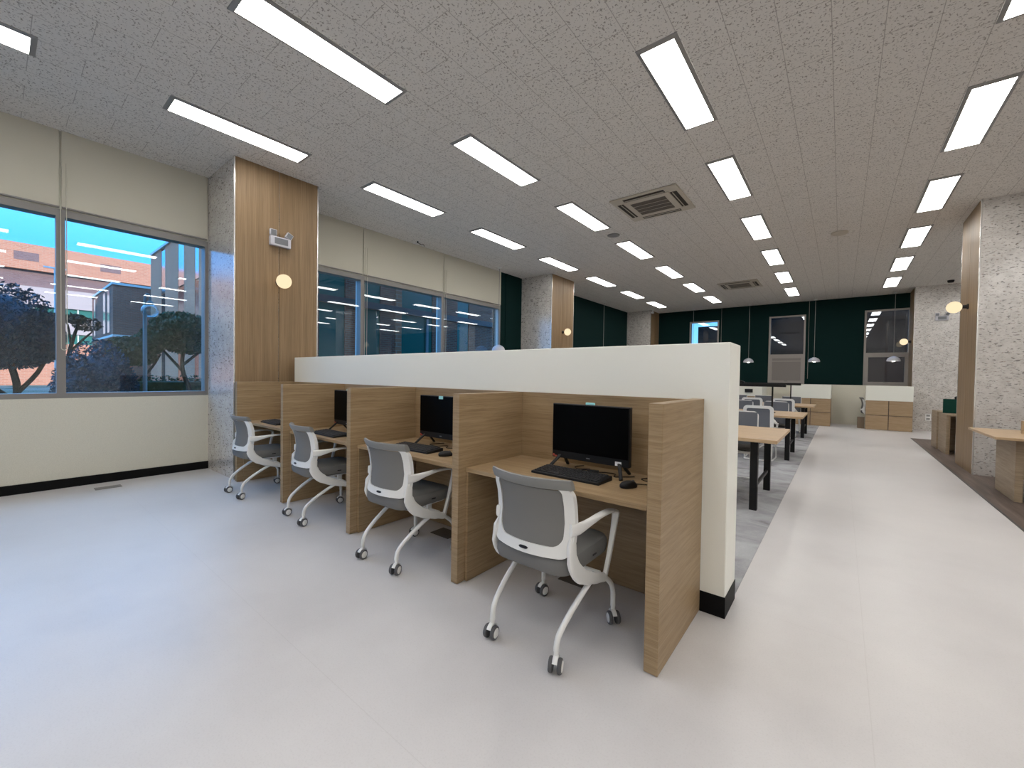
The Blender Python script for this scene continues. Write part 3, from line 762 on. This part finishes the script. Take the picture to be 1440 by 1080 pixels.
        P = [(s * 0.222, 0.10, 0.315), (s * 0.218, 0.02, 0.318), (s * 0.206, -0.11, 0.250), (s * 0.196, -0.195, 0.190), (s * 0.190, -0.232, 0.150), (s * 0.187, -0.243, 0.115), (s * 0.187, -0.245, 0.088)]
        MB().tube(smooth_path(P, 5), 0.0135, 10).build('leg', M['white'], t, True)
        P = [(s * 0.226, 0.10, 0.300), (s * 0.227, 0.15, 0.280), (s * 0.226, 0.215, 0.228), (s * 0.223, 0.25, 0.175), (s * 0.222, 0.257, 0.13), (s * 0.222, 0.257, 0.088)]
        MB().tube(smooth_path(P, 5), 0.0135, 10).build('leg', M['white'], t, True)
        caster(t, s * 0.187, -0.245, 0.35 * s if s > 0 else 0.15); caster(t, s * 0.222, 0.257, 0.3 + 0.5 * s)
    MB().tube([(-0.225, 0.09, 0.325), (0.225, 0.09, 0.325)], 0.012, 10).build('cross_bar', M['white'], t)
    b = MB()
    for s in (-1, 1): b.box(s * 0.12 - 0.012, s * 0.12 + 0.012, 0.07, 0.11, 0.325, 0.372, 0.004)
    b.build('seat_bracket', M['white'], t)
    return t
oc0 = office_chair_proto(); oc0.location = (-1.144, 1.79, 0); oc0['label'] = 'white-framed grey mesh chair at the carrel nearest the partition end'
dup(oc0, (-2.437, 1.873, 0), 0.03, 'white-framed grey mesh chair at the second carrel from the partition end')
dup(oc0, (-3.722, 1.905, 0), -0.09, 'white-framed grey mesh chair at the third carrel from the partition end')
dup(oc0, (-4.955, 1.83, 0), -0.02, 'white-framed grey mesh chair at the farthest carrel, by the near left pillar')
dup(oc0, (0.69, 15.42, 0), -PI / 2, 'pale mesh chair seen side-on in the recess between the far oak blocks')

# ------------------------------------------------------------------ reading tables and their chairs
def table(yc_, label):
    t = thing('reading_table', label, 'table', (-1.657, yc_, 0), 0, 'long oak reading tables')
    MB().box(-1.2, 1.2, -0.62, 0.62, 0.695, 0.727, 0.002).build('tabletop', M['oak_pale'], t)
    for x in (-0.997, 0.997):
        for y in (-0.48, 0.48): MB().box(x - 0.033, x + 0.033, y - 0.033, y + 0.033, 0.0035, 0.694, 0.002).build('leg', M['black'], t)
        MB().box(x - 0.013, x + 0.013, -0.446, 0.446, 0.215, 0.245).build('stretcher', M['black'], t)
    b = MB()
    for x in (-0.997, 0.997): b.box(x - 0.03, x + 0.03, -0.446, 0.446, 0.655, 0.694)
    b.box(-0.96, 0.96, -0.02, 0.02, 0.655, 0.694); b.build('under_frame', M['black'], t)
table(5.21, 'pale oak reading table with black legs, nearest behind the partition')
table(8.50, 'pale oak reading table with black legs, middle of three')
table(11.87, 'pale oak reading table with black legs, nearest the far wall')

def bar_lamp(y, label, clip):
    t = thing('table_lamp_bar', label, 'table lamp', (-1.657, y, 0.7275), 0, 'black bar lamps on the reading tables')
    for x in (-0.72, 0.72):
        MB().box(x - 0.012, x + 0.012, -0.012, 0.012, 0.011, 0.452).build('post', M['black'], t)
        MB().box(x - 0.05, x + 0.05, -0.05, 0.05, 0.0, 0.01, 0.002).build('base', M['black'], t)
    MB().box(-0.915, 0.915, -0.045, 0.045, 0.4525, 0.507, 0.004).build('light_bar', M['black'], t)
    if clip: MB().box(0.20, 0.29, -0.02, 0.02, 0.5075, 0.55, 0.008, 2, Matrix.Rotation(0.35, 3, 'Y')).build('clip', M['black'], t)
bar_lamp(8.50, 'black bar lamp on posts over the middle reading table', True)
bar_lamp(11.87, 'black bar lamp on posts over the reading table nearest the far wall', False)

def sled_chair_proto():
    t = thing('sled_chair', 'x', 'chair', (0, 0, 0), 0, 'white shell chairs with slate mesh backs')
    h = 0.213
    def S(x, z, off): return Vector((x * (1 - 0.04 * (z - 0.45)), -0.20 - 0.09 * (z - 0.45) - 0.10 * max(0, z - 0.75) ** 1.5 + 0.35 * x * x + off, z))
    b = MB(); ring_frame(b, S, rrect(h, 0.42, 0.885, 0.06), rrect(h - 0.048, 0.49, 0.842, 0.03), -0.016, 0.010)
    b.build('back_frame', M['white'], t, True)
    g = [[S(-(h - 0.011) + 2 * (h - 0.011) * j / 10, 0.442 + 0.433 * i / 8, -0.005) for j in range(11)] for i in range(9)]
    MB().sheet(g, 0.018, (0, 1, 0)).build('mesh_back', M['slate'], t, True)
    MB().box(-0.205, 0.205, -0.19, 0.23, 0.395, 0.425, 0.012, 2).build('seat_shell', M['white'], t, True)
    MB().box(-0.19, 0.19, -0.165, 0.22, 0.4255, 0.46, 0.014, 3).build('seat_cushion', M['slate_cushion'], t, True)
    for s in (-1, 1):
        MB().sweep(smooth_path([(s * 0.205, -0.165, 0.56), (s * 0.213, -0.16, 0.49), (s * 0.214, -0.12, 0.44), (s * 0.212, -0.02, 0.418), (s * 0.208, 0.1, 0.41)], 4), (0.010, 0.026), (1, 0, 0), 10, 0.6).build('side_wing', M['white'], t, True)
        ar = MB().sweep(smooth_path([(s * 0.206, -0.165, 0.655), (s * 0.226, -0.12, 0.625), (s * 0.236, -0.04, 0.605), (s * 0.238, 0.06, 0.597)], 4), [(0.010, 0.030)] * 4 + [(0.011, 0.020)] * 4 + [(0.014, 0.009)] * 5, (1, 0, 0), 10, 0.6).build('armrest', M['white'], t, True)
        MB().box(s * 0.237 - 0.022, s * 0.237 + 0.022, -0.03, 0.10, 0.607, 0.622, 0.006, 2).build('arm_pad', M['slate_cushion'], ar)
        MB().sweep([(s * 0.236, 0.05, 0.596), (s * 0.228, 0.05, 0.50), (s * 0.20, 0.03, 0.415)], (0.010, 0.014), (0, 1, 0), 8, 0.6).build('arm_support', M['white'], ar)
        MB().tube(smooth_path([(s * 0.17, 0.16, 0.396), (s * 0.19, 0.19, 0.36), (s * 0.205, 0.235, 0.15), (s * 0.208, 0.24, 0.05), (s * 0.208, 0.215, 0.016), (s * 0.205, 0.10, 0.0155), (s * 0.195, -0.12, 0.0155), (s * 0.17, -0.185, 0.0155), (s * 0.11, -0.20, 0.0155), (0, -0.203, 0.0155)], 5), 0.011, 8).build('sled_leg', M['white'], t, True)
        MB().tube(smooth_path([(s * 0.16, -0.12, 0.396), (s * 0.175, -0.14, 0.36), (s * 0.19, -0.17, 0.18), (s * 0.185, -0.165, 0.03)], 4), 0.010, 8).build('rear_leg', M['white'], t, True)
    return t
ch0 = sled_chair_proto()
def seat(x, y, rz, label, first=[True]):
    if first[0]:
        first[0] = False; ch0.location = (x, y, 0.0045); ch0.rotation_euler = (0, 0, rz); ch0['label'] = label
    else: dup(ch0, (x, y, 0.0045), rz, label)
NM = ['beside the aisle', 'second from the aisle', 'third from the aisle']
for i, x in enumerate((-1.03, -1.64)):
    seat(x, 5.91, PI, 'slate and white chair facing us behind the nearest reading table, ' + NM[i])
for i, x in enumerate((-1.026, -1.63)):
    seat(x, 7.83, 0, 'slate and white chair, back to us, at the middle reading table, ' + NM[i])
for i, x in enumerate((-0.975, -1.57)):
    seat(x, 9.21, PI, 'slate and white chair facing us behind the middle reading table, ' + NM[i])
for i, x in enumerate((-1.0, -1.61)):
    seat(x, 11.2, 0, 'slate and white chair, back to us, at the far reading table, ' + NM[i])
for i, x in enumerate((-0.99, -1.6, -2.2)):
    seat(x, 12.55, PI, 'slate and white chair facing us behind the far reading table, ' + NM[i])

# ------------------------------------------------------------------ far oak booths
b = MB().box(-5.6, 1.47, 16.02, 16.10, 0.0, 1.185).build('wall_low_far', M['cream']); struct(b)
def booth(x0, x1, y0, label, right_side):
    t = thing('study_booth', label, 'booth', ((x0 + x1) / 2, y0, 0), 0, 'oak and cream booths along the far wall')
    w = (x1 - x0) / 2; zc = 0.787
    k = MB().box(-w, w, 0.012, 0.05, 0.004, zc).build('front_panel', M['planks'], t)
    for a, c in ((-w, -0.009), (0.009, w)):
        for e, f in ((0.006, 0.384), (0.400, zc - 0.002)):
            MB().box(a, c, -0.006, 0.0118, e, f, 0.001).build('door_panel', M['oak_box'], t)
    MB().box(-w - 0.004, w + 0.004, -0.012, 0.056, zc + 0.001, 1.185, 0.002).build('cream_screen', M['cream_light'], t)
    MB().box(-w + 0.022, w - 0.022, 0.058, 1.16, 0.695, 0.72).build('desktop', M['oak_top'], t)
    for s in ((-1, 1) if right_side else (1,)):
        xa = w - 0.02 if s > 0 else -w
        MB().box(xa, xa + 0.02, 0.058, 1.16, 0.004, zc).build('side_panel', M['oak_box'], t)
        MB().box(xa, xa + 0.02, 0.058, 1.16, zc + 0.001, 1.18).build('side_screen', M['cream_light'], t)
booth(0.537, 1.467, 14.84, 'oak booth with cream screen, beside the far right pillar', False)
booth(-1.152, -0.222, 14.84, 'oak booth with cream screen, left of the recess holding a chair', True)
booth(-2.842, -1.912, 14.84, 'oak booth with cream screen behind the far reading table chairs', True)
tag(MB().box(-0.11, 0.11, -0.017, 0.012, -0.055, 0.055, 0.006).build('soundbar', M['black'], loc=(-2.27, 14.8165, 0.955)), 'black rectangular device on the cream screen at far left', 'device')
t = thing('floor_carton', 'small brown box on the floor left of the far right booth', 'box', (0.452, 15.1, 0))
MB().box(-0.075, 0.075, -0.1, 0.1, 0.0005, 0.29, 0.003).build('carton_body', M['carton'], t)
MB().box(-0.077, 0.077, -0.102, 0.102, 0.2905, 0.30).build('carton_lid', M['carton'], t)

# ------------------------------------------------------------------ desks on the right
def side_desk(name, label, y0, y1, g0, g1, x0=1.31):
    t = thing(name, label, 'desk', (x0, (y0 + y1) / 2, 0.0035), 0)
    h = (y1 - y0) / 2; yc0 = (y0 + y1) / 2
    MB().box(0, 1.15, -h, h, 0.692, 0.72, 0.002).build('desktop', M['oak_pale'], t)
    for x in (0.20, 1.03): MB().box(x, x + 0.06, g0 - yc0, g1 - yc0, 0.002, 0.691, 0.001).build('side_panel', M['oak_grey'], t)
    MB().box(0.261, 1.029, g1 - yc0 - 0.03, g1 - yc0, 0.15, 0.691).build('modesty_panel', M['oak_grey'], t)
    return t
t = side_desk('side_desk', 'oak desk at the right edge in front of the near right pillar', 6.72, 7.93, 6.96, 7.69)
MB().box(0.33, 1.13, 0.03, 0.09, 0.7205, 0.87, 0.002).build('raised_ledge', M['oak_pale'], t)
t = thing('low_cabinet', 'oak cabinet with an open dark knee space, left of the near right pillar', 'cabinet', (1.50, 11.08, 0.0035))
MB().box(0.0, 0.03, -0.38, 0.38, 0.002, 0.717).build('side_panel', M['oak_grey'], t)
MB().box(0.72, 0.75, -0.38, 0.38, 0.002, 0.717).build('side_panel', M['oak_grey'], t)
MB().box(0.031, 0.719, 0.33, 0.38, 0.002, 0.69).build('back_panel', M['oak_grey'], t)
MB().box(0.031, 0.719, -0.37, 0.38, 0.691, 0.717).build('top_panel', M['oak_grey'], t)
MB().box(0.031, 0.05, -0.37, -0.33, 0.002, 0.69).build('front_stile', M['oak_box'], t)
t = thing('end_cabinet', 'narrow oak cabinet end, farthest along the plank floor', 'cabinet', (1.478, 11.77, 0.0035))
MB().box(0.0, 0.03, -0.29, 0.29, 0.002, 0.735).build('side_panel', M['oak_grey'], t)
MB().box(0.031, 0.74, 0.25, 0.29, 0.002, 0.735).build('back_panel', M['oak_grey'], t)
MB().box(0.031, 0.74, -0.29, 0.249, 0.70, 0.735).build('top_panel', M['oak_grey'], t)
t = thing('felt_screen', 'dark green felt screen standing on the oak cabinet left of the near right pillar', 'screen', (1.87, 11.30, 0.7215))
MB().box(-0.34, 0.34, -0.015, 0.015, 0.0, 0.27, 0.004).build('felt_panel', M['green_felt'], t)
b = MB().sphere((-0.15, 0.0, 0.292), 0.045, 14, 10, (1, 0.9, 0.8)); b.build('dark_knob', M['black'], t, True)

# ------------------------------------------------------------------ outdoors
GZ = -0.3
struct(MB().box(-120, 40, -80, 90, GZ - 0.2, GZ).build('ground', M['ground']))
struct(MB().box(-6.95, 10.3, -40, 16.6, CZ + 0.26, 23).build('added_shade_block', M['brick_y']))  # unseen tall block added above the ceiling to shade the buildings outside

def leaves(mat_, name, parent, blobs, count, size, seed):
    rnd = random.Random(seed); verts = []; faces = []
    for (c, r) in blobs:
        n = int(count)
        for _ in range(n):
            while True:
                d = Vector((rnd.uniform(-1, 1), rnd.uniform(-1, 1), rnd.uniform(-1, 1)))
                if 0.05 < d.length < 1: break
            d = d.normalized() * (0.55 + 0.5 * rnd.random() ** 0.5)
            p = Vector(c) + Vector((d.x * r[0], d.y * r[1], d.z * r[2]))
            a = Vector((rnd.gauss(0, 1), rnd.gauss(0, 1), rnd.gauss(0, 1))).normalized(); b2 = a.orthogonal().normalized()
            s = size * rnd.uniform(0.6, 1.3); i = len(verts)
            verts += [p - a * s, p + b2 * s * 0.5, p + a * s, p - b2 * s * 0.5]; faces.append((i, i + 1, i + 2, i + 3))
    me = bpy.data.meshes.new(name); me.from_pydata([tuple(v) for v in verts], [], faces); me.materials.append(mat_)
    o = bpy.data.objects.new(name, me); C.objects.link(o); o.parent = parent; return o
def tree(name, label, loc, trunks, blobs, leaf, count, size, seed, cat='tree', core=True):
    t = thing(name, label, cat, loc)
    if core:
        b = MB()
        for c, r in blobs: b.sphere(c, 1, 16, 10, (r[0] * 0.72, r[1] * 0.72, r[2] * 0.72))
        b.build('inner_crown', M[leaf], t, True)
    leaves(M[leaf], 'foliage', t, blobs, count, size, seed)
    if trunks:
        b = MB()
        for pts, r0, r1 in trunks:
            P = smooth_path(pts, 4); n = len(P)
            b.sweep(P, [(r0 + (r1 - r0) * i / (n - 1),) * 2 for i in range(n)], None, 7, 1.0)
        b.build('trunk', M['bark'], t, True)
    return t
# clipped round tree at left (x = -17)
tree('round_tree', 'large dark clipped tree outside the leftmost window pane', (-17, 0.1, GZ),
     [([(0, 0.1, 0), (0, 0.3, 1.0), (0.1, 0.15, 1.9), (0, 0, 2.6)], 0.09, 0.05), ([(0, 0.25, 0.9), (0.1, 0.65, 1.5), (0, 0.9, 2.2)], 0.06, 0.04), ([(0, 0.2, 0.8), (0, -0.3, 1.4), (0.1, -0.5, 2.2)], 0.06, 0.04)],
     [((0, -0.1, 2.75), (1.1, 1.15, 1.1)), ((0, 0.55, 2.45), (0.9, 0.62, 0.75)), ((0, -0.9, 2.5), (1.0, 0.9, 0.95)), ((0.0, 0.1, 2.1), (0.9, 0.95, 0.5))], 'leaf_dark', 4200, 0.056, 1)
tree('round_shrub', 'dark dome-shaped shrub outside the second pane', (-12, 1.36, GZ), None,
     [((0, 0, 1.2), (0.75, 0.55, 1.0)), ((0, 0.2, 1.05), (0.7, 0.42, 0.8)), ((0, -0.3, 1.05), (0.65, 0.38, 0.85))], 'leaf_dark', 3800, 0.038, 2, 'shrub')
tree('bare_tree', 'slim pruned tree with sparse twigs behind the dome-shaped shrub', (-18, 1.35, GZ),
     [([(0, 0, 0), (0, 0.05, 1.8), (0, 0.15, 2.5), (0, 0.3, 3.1)], 0.07, 0.03), ([(0, 0.08, 2.1), (0, 0.35, 2.5), (0, 0.55, 2.75)], 0.04, 0.02), ([(0, 0.1, 2.4), (0, 0.05, 2.9), (0, -0.05, 3.1)], 0.03, 0.015)],
     [((0, 0.45, 2.98), (0.3, 0.32, 0.2)), ((0, 0.2, 3.12), (0.22, 0.22, 0.14))], 'leaf_brown', 260, 0.06, 3, core=False)
tree('pine_tree', 'green spreading tree outside beside the near pillar', (-17, 4.0, GZ),
     [([(0, 0.15, 0), (0, 0.1, 0.9), (0.05, -0.12, 1.7), (0, -0.05, 2.6)], 0.085, 0.05), ([(0, -0.1, 1.6), (0.1, -0.5, 2.1), (0, -0.8, 2.5)], 0.05, 0.025), ([(0, -0.1, 1.8), (0, 0.4, 2.3), (0, 0.7, 2.6)], 0.05, 0.025)],
     [((0, -0.15, 3.1), (0.9, 0.75, 0.42)), ((0, 0.5, 2.85), (0.9, 0.65, 0.55)), ((0.1, -0.75, 2.65), (0.7, 0.45, 0.38)), ((0, 0.05, 2.55), (0.8, 0.7, 0.38)), ((0, -1.0, 2.3), (0.5, 0.35, 0.25))], 'leaf_pine', 2800, 0.052, 4)
tree('pine_tree', 'green spreading tree outside between the dome-shaped shrub and lamp post', (-19, 2.98, GZ),
     [([(0, 0.1, 0), (0, 0.0, 1.0), (0, -0.15, 1.9), (0, -0.1, 2.4)], 0.07, 0.04), ([(0, 0.0, 1.0), (0, 0.5, 1.7), (0, 0.75, 2.2)], 0.05, 0.03)],
     [((0, -0.1, 2.35), (0.8, 0.6, 0.4)), ((0, 0.4, 2.55), (0.6, 0.45, 0.4)), ((0, 0.1, 2.05), (0.7, 0.55, 0.28))], 'leaf_pine', 2500, 0.052, 5)
t = thing('clipped_hedge', 'low clipped hedge behind the lamp post', 'hedge', (-18, 4.0, GZ))
MB().box(-0.4, 0.4, -1.9, 1.5, 0, 1.25, 0.12, 2).build('inner_mass', M['leaf_hedge'], t)
leaves(M['leaf_hedge'], 'foliage', t, [((0, -1.5 + 0.4 * i, 0.75), (0.5, 0.35, 0.68)) for i in range(8)], 500, 0.05, 6)
t = thing('street_lamp', 'grey lamp post with a clear glass globe outside the second pane', 'lamp post', (-12, 2.09, GZ))
MB().lathe([(0.07, 0), (0.07, 0.5), (0.04, 0.55), (0.035, 2.85)], 14).build('post', M['post_grey'], t, True)
MB().tube(smooth_path([(0, 0, 2.8), (0, 0.0, 3.15), (0, 0.03, 3.28), (0, 0.08, 3.24), (0, 0.085, 3.12)], 6), 0.022, 8).build('hook_arm', M['post_grey'], t, True)
MB().lathe([(0.03, 3.14), (0.07, 3.10), (0.075, 3.05)], 14, origin=(0, 0.085, 0)).build('lamp_cap', M['post_grey'], t, True)
MB().sphere((0, 0.085, 2.925), 0.185, 22, 14, (0.85, 0.85, 0.8)).build('glass_globe', M['glass_globe'], t, True)
t = thing('flag_pole', 'thin pale pole in front of the orange brick building', 'pole', (-40, 2.55, GZ))
MB().lathe([(0.06, 0), (0.05, 8.1)], 10).build('pole', M['stone_trim'], t)
MB().box(-0.04, 0.04, -0.5, 0.5, 8.1, 8.2).build('cross_arm', M['stone_trim'], t)

# tall brick wing facing -Y at y = 6.2 (x from -35 to -14), top 8.55
t = thing('brick_building', 'tall brown brick wing with narrow vertical window strips outside', 'building', (-24.5, 11.2, GZ))
top = 8.62 - GZ
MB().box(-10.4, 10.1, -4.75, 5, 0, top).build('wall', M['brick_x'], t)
strips = [(-32.2, -31.36), (-28.61, -27.51), (-25.61, -24.95), (-24.13, -23.2), (-21.0, -19.8), (-17.8, -16.6)]
edges = [-34.9] + [v for s in strips for v in s] + [-14.4]
for i in range(0, len(edges), 2):
    a, c = edges[i] + 24.5, edges[i + 1] + 24.5
    MB().box(a, c, -4.83, -4.751, 0, top - 0.001).build('brick_pier', M['brick_x'], t)
for a, c in strips:
    a += 24.5; c += 24.5
    MB().box(a + 0.02, c - 0.02, -4.82, -4.752, top * 0.70, top - 0.15).build('upper_window', M['sky_glass'], t)
    MB().box(a + 0.02, c - 0.02, -4.82, -4.752, 0.2, top * 0.69).build('lower_window', M['dark_glass'], t)
MB().box(-10.45, 10.1, -4.92, -4.7, top, top + 0.12).build('roof_trim', M['stone_trim'], t)
MB().box(-10.45, 10.1, -4.90, -4.831, 3.55, 3.68).build('ledge', M['stone_trim'], t)

# brick face parallel to our windows (x = -14)
t = thing('brick_building', 'dark brick wing with teal glazing close outside the second window', 'building', (-14, 12.5, GZ))
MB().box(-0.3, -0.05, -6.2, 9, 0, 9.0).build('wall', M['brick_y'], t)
for a, c in ((6.3, 6.95), (7.9, 8.65), (9.35, 10.02), (11.95, 13.45), (14.2, 16.5)):
    MB().box(-0.0495, 0.0, a - 12.5, c - 12.5, 0, 9.0).build('brick_pier', M['brick_y'], t)
MB().box(-0.0495, 0.02, 10.03 - 12.5, 10.33 - 12.5, 0, 9.0).build('warm_lit_pier', M['brick_orange'], t)  # warm light on this pier is put into its orange brick colour
for a, c in ((6.96, 7.89), (8.66, 9.34), (10.34, 11.94), (13.46, 14.19)):
    MB().box(-0.0495, -0.03, a - 12.5, c - 12.5, 0.1, 4.05).build('window', M['teal_glass'], t)
    MB().box(-0.0495, -0.03, a - 12.5, c - 12.5, 4.32, 8.5).build('window', M['teal_glass'], t)
MB().box(-0.05, 0.06, -6.2, 4.4, 4.06, 4.31).build('floor_band', M['dark_metal'], t)
MB().box(-0.029, 0.03, 11.6 - 12.5, 11.72 - 12.5, 0.1, 4.0).build('downpipe', M['post_grey'], t)

# lower block with its corner at (-37, 4.87)
t = thing('brick_building', 'dark brown brick block with a pale roof line, left of the tall wing', 'building', (-41, 9, GZ))
MB().box(-4.9, 4.0, -4.13, 5, 0, 6.85 - GZ).build('wall', M['brick_y'], t)
MB().box(-4.95, 4.06, -4.19, 5.05, 6.85 - GZ, 7.0 - GZ).build('roof_trim', M['stone_trim'], t)
MB().box(-4.93, 4.03, -4.16, 5, 3.48 - GZ, 3.62 - GZ).build('ledge', M['stone_trim'], t)
for a, c in ((-3.6, -2.9), (0.6, 1.5), (2.3, 3.1)):
    MB().box(a, c, -4.18, -4.131, 4.1, 6.9).build('upper_window', M['sky_glass'], t)
    MB().box(a, c, -4.18, -4.131, 0.2, 3.6).build('lower_window', M['dark_glass'], t)

# long far building, face at x = -62
t = thing('brick_building', 'long orange brick building across the yard with horizontal bands', 'building', (-66, 0, GZ))
def band(z0, z1, m, name, x=4.0): MB().box(-4, x, -30, 26, z0 - GZ, z1 - GZ).build(name, M[m], t)
band(10.95, 13.43, 'brick_orange', 'parapet'); band(9.35, 10.949, 'brick_dim', 'painted_shade_band', 3.6); band(7.5, 9.349, 'concrete', 'concrete_band')  # band under the parapet: shade put into a darker brick colour
band(6.6, 7.499, 'teal_glass', 'window_band', 3.8); band(4.9, 6.599, 'concrete', 'concrete_band', 4.0); band(3.9, 4.899, 'teal_glass', 'window_band', 3.8); band(GZ, 3.899, 'brick_orange', 'ground_floor', 3.9)
b = MB()
for i in range(36): b.box(3.801, 3.9, -29 + i * 1.5, -28.9 + i * 1.5, 6.62 - GZ, 7.48 - GZ).box(3.801, 3.9, -29 + i * 1.5, -28.9 + i * 1.5, 3.92 - GZ, 4.88 - GZ)
b.build('mullions', M['stone_trim'], t)
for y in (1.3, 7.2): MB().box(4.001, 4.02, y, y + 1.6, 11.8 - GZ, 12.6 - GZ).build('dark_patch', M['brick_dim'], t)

# dark neighbour beyond the far windows
t = thing('rear_building', 'dark grey building behind the far green wall windows', 'building', (0, 21, GZ))
MB().box(-5.35, 9, -0.2, 2, 0, 3.75 - GZ).build('wall', M['dark_clad'], t)
MB().box(-2.6, 9, -0.2, 2, 3.751 - GZ, 7.5 - GZ).build('upper_wall', M['navy_wall'], t)
MB().box(-5.0, -4.3, -0.24, -0.201, 0.4, 3.2).build('roller_door', M['grey'], t)

# ------------------------------------------------------------------ sky, sun, camera
w = bpy.data.worlds.new('sky'); sc.world = w; w.use_nodes = True; nt = w.node_tree
bg = nt.nodes['Background']
tc = N(nt, 'ShaderNodeTexCoord'); sp = N(nt, 'ShaderNodeSeparateXYZ'); rp = N(nt, 'ShaderNodeValToRGB')
nt.links.new(tc.outputs['Generated'], sp.inputs[0]); nt.links.new(sp.outputs['Z'], rp.inputs['Fac']); nt.links.new(rp.outputs['Color'], bg.inputs['Color'])
e = rp.color_ramp.elements
e[0].position = 0.0; e[0].color = (0.28, 0.58, 0.95, 1); e[1].position = 0.5; e[1].color = (0.25, 0.86, 1.85, 1)
q = e.new(0.20); q.color = (0.07, 0.365, 1.0, 1)
bg.inputs['Strength'].default_value = 1.35
sd = bpy.data.lights.new('sun', 'SUN'); sd.energy = 4.0; sd.color = (1.0, 0.72, 0.52); sd.angle = 0.01
so = bpy.data.objects.new('sun', sd); C.objects.link(so)
dirn = Vector((-0.88, 0.30, -0.40)).normalized()
so.rotation_euler = dirn.to_track_quat('-Z', 'Y').to_euler(); so.location = (30, 10, 30)

F, YAW, PIT, ROL = 581.437, 0.672332, -0.0190923, 0.0150279
f = Vector((-math.sin(YAW), math.cos(YAW), 0)); r = Vector((math.cos(YAW), math.sin(YAW), 0)); u = Vector((0, 0, 1))
f2 = f * math.cos(PIT) + u * math.sin(PIT); u2 = u * math.cos(PIT) - f * math.sin(PIT)
r3 = r * math.cos(ROL) + u2 * math.sin(ROL); u3 = u2 * math.cos(ROL) - r * math.sin(ROL)
cd = bpy.data.cameras.new('camera'); co = bpy.data.objects.new('camera', cd); C.objects.link(co)
mw = Matrix((r3, u3, -f2)).transposed().to_4x4(); mw.translation = (0, 0, 1.3)
co.matrix_world = mw
cd.sensor_fit = 'HORIZONTAL'; cd.sensor_width = 36; cd.lens = 36 * F / 1440; cd.clip_start = 0.05; cd.clip_end = 500
sc.camera = co

vs = sc.view_settings
sc.display_settings.display_device = 'sRGB'
vs.view_transform = 'Standard'; vs.look = 'None'; vs.gamma = 1.0; vs.use_curve_mapping = False
vs.exposure = 1.0
cy = sc.cycles
cy.max_bounces = 10; cy.diffuse_bounces = 5; cy.glossy_bounces = 4; cy.transparent_max_bounces = 12; cy.transmission_bounces = 6
cy.caustics_reflective = False; cy.caustics_refractive = False; cy.sample_clamp_indirect = 6.0
